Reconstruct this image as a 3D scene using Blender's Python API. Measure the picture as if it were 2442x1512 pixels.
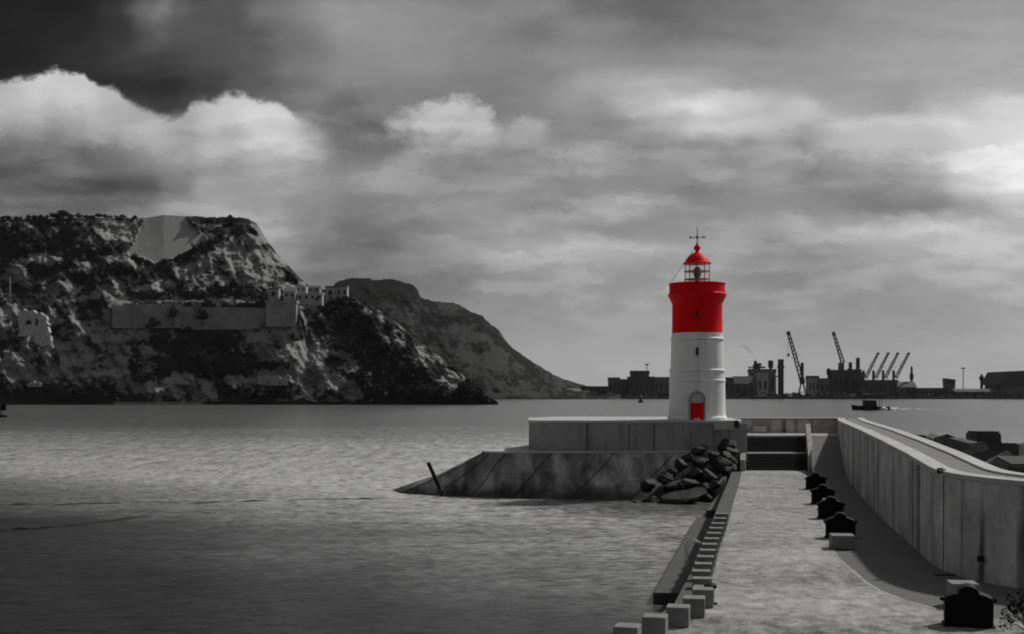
import bpy, bmesh, math, random
from mathutils import Vector, noise, Matrix
random.seed(7)
R = math.radians
scene = bpy.context.scene
C = scene.collection
for o in list(bpy.data.objects): bpy.data.objects.remove(o)

# ------------------------------------------------------------------ camera, sun, sky, exposure
F, HX, HY, H = 2930.0, 1221.0, 935.0, 8.2          # focal length in picture units, principal column, horizon row, eye height
cam = bpy.data.cameras.new('camera'); camo = bpy.data.objects.new('camera', cam); C.objects.link(camo)
camo.location = (0, 0, H); camo.rotation_euler = (R(90), 0, 0)
cam.sensor_width = 36; cam.lens = F / 2442 * 36; cam.shift_y = (HY - 756) / 2442
cam.clip_start = 0.5; cam.clip_end = 20000
scene.camera = camo

SUN_AZ, SUN_EL = 54, 45                             # degrees right of the view axis, degrees up
sl = bpy.data.lights.new('sun', 'SUN'); sl.energy = 2.9; sl.angle = R(2.6); sl.color = (1, .985, .96)
so = bpy.data.objects.new('sun', sl); C.objects.link(so)
sd = Vector((math.sin(R(SUN_AZ)) * math.cos(R(SUN_EL)), math.cos(R(SUN_AZ)) * math.cos(R(SUN_EL)), math.sin(R(SUN_EL))))
so.rotation_euler = sd.to_track_quat('Z', 'Y').to_euler(); so.location = (60, 0, 80)

scene.view_settings.view_transform = 'Standard'; scene.view_settings.look = 'None'
scene.view_settings.exposure = 0; scene.view_settings.gamma = 1; scene.view_settings.use_curve_mapping = False
scene.render.engine = 'CYCLES'
scene.cycles.filter_width = 1.9
scene.cycles.max_bounces = 6
scene.cycles.volume_bounces = 0

class NT:
    """small helper that writes shader nodes"""
    def __init__(s, tree): s.t = tree; s.t.nodes.clear()
    def n(s, typ, **kw):
        nd = s.t.nodes.new(typ)
        for k, v in kw.items(): setattr(nd, k, v)
        return nd
    def put(s, nd, key, v):
        sock = nd.inputs[key]
        if hasattr(v, 'is_output') or isinstance(v, bpy.types.NodeSocket): s.t.links.new(v, sock)
        else: sock.default_value = v
    def m(s, op, a, b=0.0, c=0.0, clamp=False):
        nd = s.n('ShaderNodeMath', operation=op, use_clamp=clamp)
        s.put(nd, 0, a); s.put(nd, 1, b)
        if op in ('MULTIPLY_ADD', 'COMPARE', 'SMOOTH_MIN', 'SMOOTH_MAX'): s.put(nd, 2, c)
        return nd.outputs[0]
    def ss(s, v, a, b, lo=0.0, hi=1.0):
        nd = s.n('ShaderNodeMapRange', interpolation_type='SMOOTHSTEP')
        for k, x in zip(range(5), (v, a, b, lo, hi)): s.put(nd, k, x)
        return nd.outputs[0]
    def lin(s, v, a, b, lo=0.0, hi=1.0):
        nd = s.n('ShaderNodeMapRange', interpolation_type='LINEAR')
        for k, x in zip(range(5), (v, a, b, lo, hi)): s.put(nd, k, x)
        return nd.outputs[0]
    def ramp(s, v, pts, interp='LINEAR'):
        nd = s.n('ShaderNodeValToRGB'); cr = nd.color_ramp; cr.interpolation = interp
        pts = sorted(pts)
        while len(cr.elements) > 1: cr.elements.remove(cr.elements[0])
        cr.elements[0].position = pts[0][0]; cr.elements[0].color = (pts[0][1],) * 3 + (1,)
        for p, c in pts[1:]:
            e = cr.elements.new(p); e.color = (c, c, c, 1)
        s.put(nd, 0, v)
        return nd.outputs[0]
    def noise(s, vec, scale, detail=4, rough=.55, dist=0, out=0):
        nd = s.n('ShaderNodeTexNoise'); s.put(nd, 'Vector', vec); s.put(nd, 'Scale', scale); s.put(nd, 'Detail', detail)
        s.put(nd, 'Roughness', rough); s.put(nd, 'Distortion', dist)
        return nd.outputs[out]
    def comb(s, x, y, z):
        nd = s.n('ShaderNodeCombineXYZ'); s.put(nd, 0, x); s.put(nd, 1, y); s.put(nd, 2, z); return nd.outputs[0]
    def sep(s, v):
        nd = s.n('ShaderNodeSeparateXYZ'); s.put(nd, 0, v); return nd.outputs
    def mix(s, f, a, b):
        return s.m('MULTIPLY_ADD', f, s.m('SUBTRACT', b, a), a)
    def mapv(s, v, scale=(1, 1, 1), rot=(0, 0, 0), loc=(0, 0, 0)):
        nd = s.n('ShaderNodeMapping'); s.put(nd, 'Vector', v); s.put(nd, 'Scale', scale); s.put(nd, 'Rotation', rot); s.put(nd, 'Location', loc)
        return nd.outputs[0]

def az_of(px): return math.atan((px - HX) / F)
def el_of(px, py): return math.atan((HY - py) / F * math.cos(az_of(px)))
AZ0, AZ1 = az_of(-150), az_of(2600)
def fa(px): return (az_of(px) - AZ0) / (AZ1 - AZ0)
def fe(py): return math.atan((HY - py) / F)         # elevation in radians for a row (mean over the width is close enough)

def build_sky():
    w = bpy.data.worlds.new('World'); scene.world = w; w.use_nodes = True
    g = NT(w.node_tree)
    d = g.n('ShaderNodeTexCoord').outputs['Generated']
    x, y, z = g.sep(d)
    az = g.m('ARCTAN2', x, y)
    # elevation measured so that it is straight over the whole front of the sky
    el = g.m('ARCTAN2', z, g.m('SQRT', g.m('ADD', g.m('MULTIPLY', x, x), g.m('MULTIPLY', y, y))))
    elc = g.m('DIVIDE', el, g.m('MAXIMUM', g.m('COSINE', az), .6))
    p = g.comb(az, elc, 0)
    # wind drags the cloud out along a slightly tilted line
    n1 = g.noise(g.mapv(p, (14, 34, 1)), 1.0, 6, .6, 0.3, out=1)
    n2 = g.noise(g.mapv(p, (60, 90, 1)), 1.0, 5, .62, 0, out=1)
    def off(n, ax): return g.m('SUBTRACT', g.sep(n)[ax], .5)
    az2 = g.m('ADD', az, g.m('ADD', g.m('MULTIPLY', off(n1, 0), .040), g.m('MULTIPLY', off(n2, 0), .010)))
    el2 = g.m('ADD', elc, g.m('ADD', g.m('MULTIPLY', off(n1, 1), .020), g.m('MULTIPLY', off(n2, 1), .007)))
    t = g.lin(az2, AZ0, AZ1)
    rows = [
     (-60, [(0,26),(250,30),(400,60),(600,80),(900,115),(1200,115),(1500,90),(1800,100),(2200,130),(2442,140)]),
     (25,  [(0,28),(180,33),(270,50),(345,98),(390,118),(425,96),(470,82),(560,84),(630,112),(800,142),(950,140),(1150,130),(1300,126),(1420,108),(1560,98),(1700,112),(1900,124),(2100,142),(2442,148)]),
     (80,  [(0,30),(150,36),(280,54),(380,92),(430,84),(600,84),(700,108),(820,142),(950,142),(1150,130),(1290,112),(1400,128),(1600,112),(1800,122),(2000,140),(2442,156)]),
     (140, [(0,28),(200,44),(350,62),(480,78),(600,90),(720,112),(850,136),(1000,140),(1180,126),(1400,134),(1600,134),(1800,140),(2100,152),(2442,158)]),
     (200, [(0,40),(250,46),(400,44),(500,62),(600,88),(700,112),(800,128),(950,132),(1150,124),(1300,128),(1420,158),(1540,172),(1640,166),(1760,146),(1900,148),(2100,146),(2300,156),(2442,160)]),
     (250, [(0,110),(200,110),(330,70),(400,62),(500,90),(640,110),(740,120),(840,98),(930,108),(1040,126),(1160,124),(1260,126),(1400,138),(1520,176),(1600,200),(1680,216),(1760,196),(1860,172),(1930,180),(2000,152),(2120,146),(2250,172),(2442,200)]),
     (300, [(0,118),(120,128),(240,150),(330,140),(440,128),(560,140),(700,140),(800,108),(880,92),(960,108),(1060,128),(1180,124),(1320,130),(1450,136),(1560,158),(1680,186),(1760,184),(1850,176),(1930,162),(2020,186),(2160,192),(2300,206),(2442,216)]),
     (345, [(0,102),(80,112),(180,104),(300,118),(420,140),(540,158),(660,180),(740,168),(820,118),(930,112),(1040,132),(1160,124),(1280,132),(1400,144),(1520,130),(1620,142),(1760,142),(1840,164),(1900,142),(1990,178),(2080,190),(2220,190),(2340,214),(2442,220)]),
     (400, [(0,84),(80,92),(180,106),(300,112),(400,124),(500,144),(620,154),(760,142),(860,132),(960,148),(1080,124),(1200,124),(1320,140),(1480,140),(1580,148),(1700,152),(1820,134),(1960,126),(2080,140),(2200,176),(2320,212),(2442,226)]),
     (445, [(0,88),(60,92),(130,78),(240,78),(340,88),(390,114),(480,154),(600,154),(760,144),(900,142),(1040,132),(1180,136),(1320,138),(1440,142),(1560,138),(1680,126),(1820,146),(1960,128),(2100,130),(2220,152),(2340,206),(2442,222)]),
     (495, [(0,104),(100,100),(220,96),(340,108),(420,142),(520,162),(640,154),(760,136),(900,124),(1020,136),(1120,152),(1240,138),(1360,140),(1460,160),(1560,146),(1700,134),(1840,144),(1960,142),(2080,126),(2200,128),(2320,156),(2442,186)]),
     (545, [(0,100),(300,120),(560,160),(660,156),(740,134),(840,112),(940,112),(1060,140),(1180,154),(1320,146),(1460,142),(1600,146),(1720,150),(1820,134),(1940,156),(2080,180),(2220,184),(2340,178),(2442,178)]),
     (600, [(0,110),(600,140),(680,134),(760,106),(880,102),(1000,118),(1120,138),(1220,166),(1340,176),(1480,172),(1600,158),(1740,146),(1880,138),(2000,152),(2120,168),(2260,172),(2442,178)]),
     (660, [(0,110),(640,118),(780,112),(900,112),(1040,122),(1180,136),(1300,146),(1460,150),(1640,146),(1800,140),(1940,136),(2080,144),(2240,158),(2442,166)]),
     (760, [(0,120),(800,126),(1000,134),(1200,142),(1400,148),(1640,148),(1900,144),(2150,146),(2442,156)]),
     (880, [(0,140),(900,146),(1250,156),(1640,160),(2000,152),(2442,158)]),
     (960, [(0,140),(900,146),(1250,158),(1640,162),(2000,156),(2442,158)]),
    ]
    els = [fe(r[0]) for r in rows]
    acc = None
    prev = None
    for i, (py, pts) in enumerate(rows):
        v = g.ramp(t, [(fa(a), c / 255.0) for a, c in pts], 'B_SPLINE' if False else 'EASE')
        if prev is None: acc = v
        else:                                        # going down: blend to the next row
            f = g.ss(el2, els[i - 1], els[i])
            acc = g.mix(f, acc, v)
        prev = v
    acc = g.m('MULTIPLY_ADD', acc, 1.05, -.014)
    # heaped clouds with a crisp upper edge that fades out below
    tops = [(-150,215),(0,192),(30,180),(95,175),(104,164),(130,157),(165,171),(205,174),(215,188),(240,199),(280,203),(300,226),(340,250),(385,270),(415,284),(440,276),(452,242),(480,236),(520,231),(540,216),(575,219),(610,234),(645,237),(682,247),(700,273),(750,291),(800,320),(835,388)]
    e_lo, e_hi = fe(560), fe(100)
    def edge(pts):
        r = g.ramp(g.lin(az3, AZ0, AZ1), [(fa(a), (fe(b) - e_lo) / (e_hi - e_lo)) for a, b in pts])
        return g.lin(r, 0, 1, e_lo, e_hi)
    az3 = g.m('ADD', az, g.m('ADD', g.m('MULTIPLY', off(n1, 2), .006), g.m('MULTIPLY', off(n2, 0), .006)))
    n3 = g.noise(g.mapv(p, (150, 170, 1)), 1.0, 5, .6, 0, out=1)
    el3 = g.m('ADD', elc, g.m('ADD', g.m('MULTIPLY', off(n2, 1), .009), g.m('MULTIPLY', off(n3, 1), .010)))
    for pts, vals, soft, fd0, fd1 in (
        (tops, [(-150,165),(0,180),(100,204),(200,202),(260,186),(340,172),(430,160),(520,188),(600,204),(690,204),(750,176),(800,134),(835,118)], .0050, .010, .066),):
        dn = g.m('SUBTRACT', edge(pts), el3)
        top = g.ss(dn, -soft * .4, soft)
        fd = g.ss(g.m('ADD', dn, g.m('MULTIPLY', off(n1, 1), .016)), fd0, fd1, 1.0, 0.0)
        a0, a1 = az_of(pts[0][0]), az_of(pts[-1][0])
        gate = g.m('MULTIPLY', g.ss(az3, a0 - .002, a0 + .004), g.ss(g.m('ADD', az3, g.m('MULTIPLY', off(n1, 2), .05)), a1 - .060, a1 + .004, 1.0, 0.0))
        val = g.ramp(g.lin(az3, AZ0, AZ1), [(fa(a), b / 255.0) for a, b in vals], 'EASE')
        acc = g.mix(g.m('MULTIPLY', g.m('MULTIPLY', top, fd), gate), acc, val)
    # separate puffs: rounded crisp tops, soft ragged undersides
    nb = g.m('ADD', g.m('MULTIPLY', off(n2, 0), 1.6), g.m('MULTIPLY', off(n3, 0), .45))
    for px, py, rx, ry, tone, soft, op in (
        (930,412,150,34,146,1.7,.6),(1010,296,84,56,176,1.1,.8),(1085,290,92,66,196,.9,.9),(1140,312,74,52,182,1.3,.8),(900,262,56,30,128,1.7,.6),
        (1256,312,54,40,160,1.1,.9),(1235,332,90,30,146,1.6,.6),(1386,376,60,38,164,1.1,.9),(1445,396,60,24,144,1.7,.6),(1505,332,46,24,144,1.7,.5),
        (1692,416,44,34,152,1.5,.6),(1850,376,84,42,168,1.2,.9),(1790,356,60,28,156,1.6,.6),(1452,492,104,32,170,1.0,.9),(1240,474,90,28,146,1.6,.6),
        (1700,526,170,28,148,1.5,.6),(1100,496,150,22,156,1.7,.6),(1880,480,100,24,150,1.7,.5),(2180,472,80,18,148,1.7,.5)):
        u = g.m('DIVIDE', g.m('SUBTRACT', az3, az_of(px)), rx * .00042)
        w_ = g.m('SUBTRACT', el3, fe(py))
        base = g.ss(g.m('ADD', g.m('DIVIDE', w_, ry * .00040), g.m('MULTIPLY', off(n1, 1), 1.2)), -1.5, .35)
        w_ = g.m('MAXIMUM', g.m('DIVIDE', w_, ry * .00036), g.m('DIVIDE', w_, -ry * .00066))
        f = g.m('SUBTRACT', 1.0, g.m('ADD', g.m('MULTIPLY', u, u), g.m('MULTIPLY', w_, w_)))
        f = g.m('ADD', f, nb)
        acc = g.mix(g.m('MULTIPLY', g.m('MULTIPLY', g.ss(f, 0.0, soft * .8), base), op), acc, tone / 255.0)
    # fine streaky texture inside the cloud
    n4 = g.noise(g.mapv(p, (26, 70, 1), (0, 0, .12)), 1.0, 7, .62)
    acc = g.m('ADD', acc, g.m('MULTIPLY', g.m('SUBTRACT', n4, .5), .07))
    # small billows riding in the lower layers
    n5 = g.noise(g.comb(g.m('MULTIPLY', az3, 15), g.m('MULTIPLY', el3, 58), .37), 1.0, 5, .5, 0)
    low = g.m('MULTIPLY', g.ss(elc, R(1.5), R(5)), g.ss(elc, R(11), R(15), 1.0, .25))
    acc = g.m('ADD', acc, g.m('MULTIPLY', g.m('SUBTRACT', g.ss(n5, .40, .66), .45), g.m('MULTIPLY', low, .085)))
    # the rest of the sky all round and overhead: broken grey cloud
    gen = g.noise(g.mapv(d, (2.2, 2.2, 5)), 1.0, 6, .55, .4)
    gen = g.m('MULTIPLY_ADD', gen, .55, .235)
    # dark cloud added out of view on the left, to darken the water's reflection
    added_cloud = g.m('MULTIPLY', g.m('MULTIPLY', g.ss(az, R(-75), R(-40)), g.ss(az, R(-14), R(4), 1.0, 0.0)), g.ss(el, R(40), R(62), 1.0, 0.0))
    gen = g.mix(added_cloud, gen, .17)
    gen = g.m('ADD', gen, g.m('ADD', g.m('MULTIPLY', g.m('MAXIMUM', x, -.5), .14), g.m('MULTIPLY', y, .16)))
    inside = g.m('MULTIPLY', g.ss(g.m('ABSOLUTE', az), R(25), R(42), 1.0, 0.0), g.ss(el, R(18.5), R(32), 1.0, 0.0))
    acc = g.mix(inside, gen, acc)
    lum = g.m('POWER', g.m('MAXIMUM', acc, 0.01), 2.2)
    # clear-sky share seen through the thinner cloud
    sky = g.n('ShaderNodeTexSky', sky_type='NISHITA', sun_disc=False, sun_elevation=R(SUN_EL), sun_rotation=R(SUN_AZ))
    bw = g.n('ShaderNodeRGBToBW'); g.put(bw, 0, sky.outputs[0])
    lum = g.mix(.03, lum, g.m('MULTIPLY', bw.outputs[0], .08))
    bg = g.n('ShaderNodeBackground'); g.put(bg, 'Color', g.comb(lum, lum, lum)); g.put(bg, 'Strength', 1.0)
    out = g.n('ShaderNodeOutputWorld'); g.t.links.new(bg.outputs[0], out.inputs[0])
build_sky()

# ------------------------------------------------------------------ helpers
def W(px, py, d): return Vector(((px - HX) / F * d, d, H - (py - HY) / F * d))
def XD(px, d): return (px - HX) / F * d
def interp(pts, a):
    if a <= pts[0][0]: return pts[0][1]
    for (x0, y0), (x1, y1) in zip(pts, pts[1:]):
        if a <= x1: return y0 + (y1 - y0) * (a - x0) / (x1 - x0)
    return pts[-1][1]
def sstep(a, b, x):
    t = max(0., min(1., (x - a) / (b - a))); return t * t * (3 - 2 * t)

class MB:
    def __init__(s): s.v = []; s.f = []
    def add(s, vs, fs):
        k = len(s.v); s.v += [tuple(p) for p in vs]; s.f += [tuple(i + k for i in f) for f in fs]; return s
    def box(s, c, size, rz=0.0, taper=1.0):
        x, y, z = size[0] / 2, size[1] / 2, size[2] / 2
        m = Matrix.Rotation(rz, 3, 'Z'); c = Vector(c); vs = []
        for sz in (-1, 1):
            k = taper if sz > 0 else 1
            for sx, sy in ((-1, -1), (1, -1), (1, 1), (-1, 1)):
                vs.append(m @ Vector((sx * x * k, sy * y * k, sz * z)) + c)
        return s.add(vs, [(3, 2, 1, 0), (4, 5, 6, 7), (0, 1, 5, 4), (1, 2, 6, 5), (2, 3, 7, 6), (3, 0, 4, 7)])
    def tube(s, pts, r, n=8, cap=True):
        pts = [Vector(p) for p in pts]; rs = r if isinstance(r, (list, tuple)) else [r] * len(pts)
        vs, fs = [], []
        for i, p in enumerate(pts):
            a = pts[max(0, i - 1)]; b = pts[min(len(pts) - 1, i + 1)]
            t = (b - a).normalized(); u = t.cross(Vector((0, 0, 1)))
            if u.length < 1e-3: u = t.cross(Vector((1, 0, 0)))
            u.normalize(); w = t.cross(u)
            for k in range(n):
                q = 2 * math.pi * k / n + math.pi / n
                vs.append(p + (u * math.cos(q) + w * math.sin(q)) * rs[i])
        for i in range(len(pts) - 1):
            for k in range(n):
                fs.append((i * n + k, i * n + (k + 1) % n, (i + 1) * n + (k + 1) % n, (i + 1) * n + k))
        if cap:
            fs.append(tuple(range(n))[::-1]); fs.append(tuple((len(pts) - 1) * n + k for k in range(n)))
        return s.add(vs, fs)
    def lathe(s, prof, c=(0, 0, 0), n=48, cap=True):
        vs, fs = [], []
        for r, z in prof:
            for k in range(n):
                q = 2 * math.pi * k / n
                vs.append((c[0] + r * math.cos(q), c[1] + r * math.sin(q), c[2] + z))
        for i in range(len(prof) - 1):
            for k in range(n):
                fs.append((i * n + k, i * n + (k + 1) % n, (i + 1) * n + (k + 1) % n, (i + 1) * n + k))
        if cap:
            fs.append(tuple(range(n))[::-1]); fs.append(tuple((len(prof) - 1) * n + k for k in range(n)))
        return s.add(vs, fs)
    def prism(s, poly, z0, z1):                    # poly counter-clockwise in xy; z0/z1 numbers
        n = len(poly)
        vs = [(p[0], p[1], z0) for p in poly] + [(p[0], p[1], z1) for p in poly]
        fs = [tuple(range(n))[::-1], tuple(range(n, 2 * n))] + [(i, (i + 1) % n, (i + 1) % n + n, i + n) for i in range(n)]
        return s.add(vs, fs)
    def build(s, name, m, parent=None, smooth=False, bevel=0, seg=2, loc=None, angle=None):
        me = bpy.data.meshes.new(name); me.from_pydata(s.v, [], s.f); me.update()
        bm = bmesh.new(); bm.from_mesh(me); bmesh.ops.recalc_face_normals(bm, faces=bm.faces); bm.to_mesh(me); bm.free()
        o = bpy.data.objects.new(name, me); C.objects.link(o)
        if m: me.materials.append(m)
        if smooth:
            if angle: 
                me.shade_smooth(); me.set_sharp_from_angle(angle=R(angle))
            else: me.shade_smooth()
        if bevel:
            b = o.modifiers.new('bevel', 'BEVEL'); b.width = bevel; b.segments = seg; b.limit_method = 'ANGLE'; b.angle_limit = R(35)
        if parent: o.parent = parent
        if loc is not None: o.location = loc
        return o

def tag(o, label, cat, group=None):
    o['label'] = label; o['category'] = cat
    if group: o['group'] = group
    return o
def empty(name, loc, label, cat, group=None, rz=0.0):
    o = bpy.data.objects.new(name, None); C.objects.link(o); o.location = loc; o.rotation_euler = (0, 0, rz)
    return tag(o, label, cat, group)
def struct(o): o['kind'] = 'structure'; return o
def stuff(o, label, cat): o['kind'] = 'stuff'; return tag(o, label, cat)
def copy_tree(o, parent=None):
    c = o.copy(); C.objects.link(c); c.parent = parent
    for ch in o.children: copy_tree(ch, c)
    return c
ORD = 'first second third fourth fifth sixth seventh eighth ninth tenth eleventh twelfth thirteenth fourteenth fifteenth sixteenth seventeenth eighteenth nineteenth twentieth'.split()

MATS = {}
def mat(name, v, rough=.8, var=.25, scale=1.0, stretch=(1, 1, 1), bump=.15, dist=.02, spec=.3, metal=0, col=None, streak=0, stain=0, world=False):
    """matt weathered surface: base value v, broad and fine variation, optional vertical streaks"""
    m = bpy.data.materials.new(name); m.use_nodes = True; g = NT(m.node_tree)
    bs = g.n('ShaderNodeBsdfPrincipled'); out = g.n('ShaderNodeOutputMaterial'); g.t.links.new(bs.outputs[0], out.inputs[0])
    co = g.n('ShaderNodeNewGeometry').outputs['Position'] if world else g.n('ShaderNodeTexCoord').outputs['Object']
    a = g.noise(g.mapv(co, stretch), scale, 6, .6)
    b = g.noise(g.mapv(co, stretch), scale * 6, 5, .65)
    n = g.m('ADD', g.m('MULTIPLY', g.m('SUBTRACT', a, .5), 2.2), g.m('MULTIPLY', g.m('SUBTRACT', b, .5), 1.0))
    k = g.m('MULTIPLY_ADD', n, var, 1.0)
    if streak:
        st = g.noise(g.mapv(co, (1.1, 1.1, .07)), 1.3, 5, .6)
        k = g.m('MULTIPLY', k, g.m('SUBTRACT', 1.0, g.m('MULTIPLY', g.ss(st, .48, .72), streak)))
    k = g.m('MAXIMUM', k, .05)
    c = col or (v, v, v)
    vm = g.n('ShaderNodeVectorMath', operation='SCALE'); vm.inputs[0].default_value = c; g.put(vm, 'Scale', k)
    g.t.links.new(vm.outputs[0], bs.inputs['Base Color'])
    g.put(bs, 'Roughness', rough); g.put(bs, 'Specular IOR Level', spec); g.put(bs, 'Metallic', metal)
    if bump:
        bp = g.n('ShaderNodeBump'); g.put(bp, 'Strength', bump); g.put(bp, 'Distance', dist); g.put(bp, 'Height', b)
        g.t.links.new(bp.outputs[0], bs.inputs['Normal'])
    MATS[name] = m
    return m

M_WHITE = mat('white_paint', .80, .6, .08, .7, streak=.22, bump=.05)
M_RED = mat('red_paint', 0, .55, .10, .8, col=(.80, .0005, .004), bump=.04, spec=.12, streak=.12)
M_IRON = mat('dark_iron', .012, .55, .3, 3, bump=.1)
M_BLACK = mat('black_cast_iron', .004, .6, .3, 3, bump=.15, spec=.15)
M_CONC = mat('weathered_concrete', .30, .85, .42, .45, streak=.45, bump=.2, world=True)
M_CONCW = mat('breakwater_concrete', .44, .85, .75, .55, streak=.85, bump=.25, world=True)
M_COPE = mat('pale_coping_concrete', .42, .8, .35, .8, bump=.2, world=True)
M_PATHTOP = mat('rough_breakwater_top', .18, .9, .35, 1.2, bump=.35, dist=.05, world=True)
M_CUBE = mat('pale_cast_concrete', .20, .8, .45, 2.5, bump=.2)
M_ASPH = mat('asphalt', .115, .9, .2, .6, bump=.3, world=True)
M_QUAY = mat('old_quay_stone', .075, .85, .4, .8, bump=.5, dist=.06, world=True)
M_STEP = mat('dark_step_stone', .035, .8, .4, 1.5, bump=.3, world=True)
M_ROCKD = mat('dark_boulder', .018, .6, .5, 1.1, bump=.8, dist=.12, spec=.3)  # near-black boulder tone, smoother than the grey one
M_ROCKL = mat('grey_boulder', .06, .85, .4, 1.1, bump=.8, dist=.12)
M_BLOCK = mat('dark_armour_concrete', .055, .85, .35, .8, bump=.4, dist=.05)
M_VEG = mat('scrub_leaf', .016, .8, .5, .12, bump=0, world=True)
M_TREE = mat('dark_foliage', .011, .8, .5, .3, bump=0, world=True)
M_BARK = mat('bark', .03, .9, .3, 2)
M_PALE = mat('pale_rendered_wall', .32, .85, .2, .2, bump=0, world=True)
M_FORT = mat('fort_masonry', .25, .9, .7, .16, bump=0, world=True)
M_ROOF = mat('grey_roof', .14, .85, .2, .3, bump=0, world=True)
M_ROOFW = mat('white_roof', .42, .8, .1, .3, bump=0, world=True)
M_WIN = mat('dark_window', .015, .3, .2, 1, bump=0)
M_STEEL = mat('far_dark_steel', .05, .7, .2, .2, bump=0, world=True)
M_STEEL2 = mat('far_grey_steel', .12, .7, .2, .2, bump=0, world=True)
M_SHED = mat('far_shed_grey', .13, .85, .35, .06, bump=0, world=True)
M_SHEDL = mat('far_shed_pale', .34, .85, .2, .06, bump=0, world=True)
M_SHEDD = mat('far_shed_dark', .075, .85, .3, .06, bump=0, world=True)
M_GALV = mat('galvanised_steel', .45, .5, .1, 2, bump=.05)
M_FOAM = mat('white_foam', .75, .9, .3, .8, bump=.2)
M_BOATW = mat('white_hull_paint', .6, .4, .05, 1, bump=0)
M_BOATD = mat('dark_hull_paint', .02, .4, .2, 1, bump=0)

def m_glass():
    m = bpy.data.materials.new('lantern_glass'); m.use_nodes = True; g = NT(m.node_tree)
    tr = g.n('ShaderNodeBsdfTransparent'); gl = g.n('ShaderNodeBsdfGlossy'); g.put(gl, 'Roughness', .08); g.put(gl, 'Color', (.8, .8, .8, 1))
    mx = g.n('ShaderNodeMixShader'); g.put(mx, 0, .20); g.t.links.new(tr.outputs[0], mx.inputs[1]); g.t.links.new(gl.outputs[0], mx.inputs[2])
    out = g.n('ShaderNodeOutputMaterial'); g.t.links.new(mx.outputs[0], out.inputs[0])
    return m
M_GLASS = m_glass()

def m_water():
    m = bpy.data.materials.new('harbour_water'); m.use_nodes = True; g = NT(m.node_tree)
    bs = g.n('ShaderNodeBsdfPrincipled'); out = g.n('ShaderNodeOutputMaterial'); g.t.links.new(bs.outputs[0], out.inputs[0])
    co = g.n('ShaderNodeNewGeometry').outputs['Position']
    g.put(bs, 'IOR', 1.33); g.put(bs, 'Specular IOR Level', .5)
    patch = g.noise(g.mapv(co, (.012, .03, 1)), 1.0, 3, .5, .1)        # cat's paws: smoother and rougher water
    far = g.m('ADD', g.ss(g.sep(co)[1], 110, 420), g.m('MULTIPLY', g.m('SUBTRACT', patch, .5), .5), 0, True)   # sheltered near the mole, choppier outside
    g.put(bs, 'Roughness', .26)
    # bright sky reflection painted into base colour: pale mid-distance, fading near left and far
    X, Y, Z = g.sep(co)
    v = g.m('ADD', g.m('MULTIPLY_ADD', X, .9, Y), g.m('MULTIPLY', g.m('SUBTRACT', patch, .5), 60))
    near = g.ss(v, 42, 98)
    far_fade = g.ss(g.m('ADD', Y, g.m('MULTIPLY', g.m('SUBTRACT', patch, .5), 90)), 90, 310, 1.0, .20)
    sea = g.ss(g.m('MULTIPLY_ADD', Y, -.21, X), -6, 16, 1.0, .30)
    sky_sheen = g.m('MULTIPLY_ADD', g.m('MULTIPLY', g.m('MULTIPLY', near, far_fade), sea), .44, .012)
    apron_cut = g.m('MULTIPLY', g.m('MULTIPLY', g.ss(Y, 74, 86), g.ss(Y, 96, 112, 1.0, 0.0)), g.ss(g.m('MULTIPLY_ADD', Y, .25, X), 19, 30))      # painted brightness cut back close under the apron
    sky_sheen = g.m('MULTIPLY', sky_sheen, g.m('SUBTRACT', 1.0, g.m('MULTIPLY', apron_cut, .72)))
    # short steep chop, the ripples' light and dark painted into the colour
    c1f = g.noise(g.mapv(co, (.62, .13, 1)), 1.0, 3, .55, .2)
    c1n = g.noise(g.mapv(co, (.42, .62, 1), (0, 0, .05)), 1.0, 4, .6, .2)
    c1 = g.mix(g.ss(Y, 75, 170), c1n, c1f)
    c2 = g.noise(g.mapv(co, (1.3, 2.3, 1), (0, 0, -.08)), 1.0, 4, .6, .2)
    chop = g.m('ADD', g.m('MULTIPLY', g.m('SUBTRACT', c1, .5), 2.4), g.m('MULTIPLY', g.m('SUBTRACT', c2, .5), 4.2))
    sky_sheen = g.m('MULTIPLY', sky_sheen, g.m('MAXIMUM', g.m('ADD', 1.0, chop), .25))
    g.put(bs, 'Base Color', g.comb(sky_sheen, sky_sheen, sky_sheen))
    w1 = g.noise(g.mapv(co, (.75, 1.0, 1), (0, 0, .25)), 1.0, 5, .6, .3)
    w2 = g.noise(g.mapv(co, (.16, .26, 1), (0, 0, -.2)), 1.0, 5, .6, .3)
    w3 = g.noise(g.mapv(co, (.03, .06, 1), (0, 0, .1)), 1.0, 4, .6, .2)
    h = g.m('ADD', g.m('ADD', g.m('MULTIPLY', w1, .26), g.m('MULTIPLY', c1, .5)), g.m('ADD', g.m('MULTIPLY', w2, .9), g.m('MULTIPLY', w3, 2.0)))
    bp = g.n('ShaderNodeBump'); g.put(bp, 'Strength', g.lin(far, 0, 1, .42, .60)); g.put(bp, 'Distance', .55); g.put(bp, 'Height', h)
    g.t.links.new(bp.outputs[0], bs.inputs['Normal'])
    return m

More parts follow.
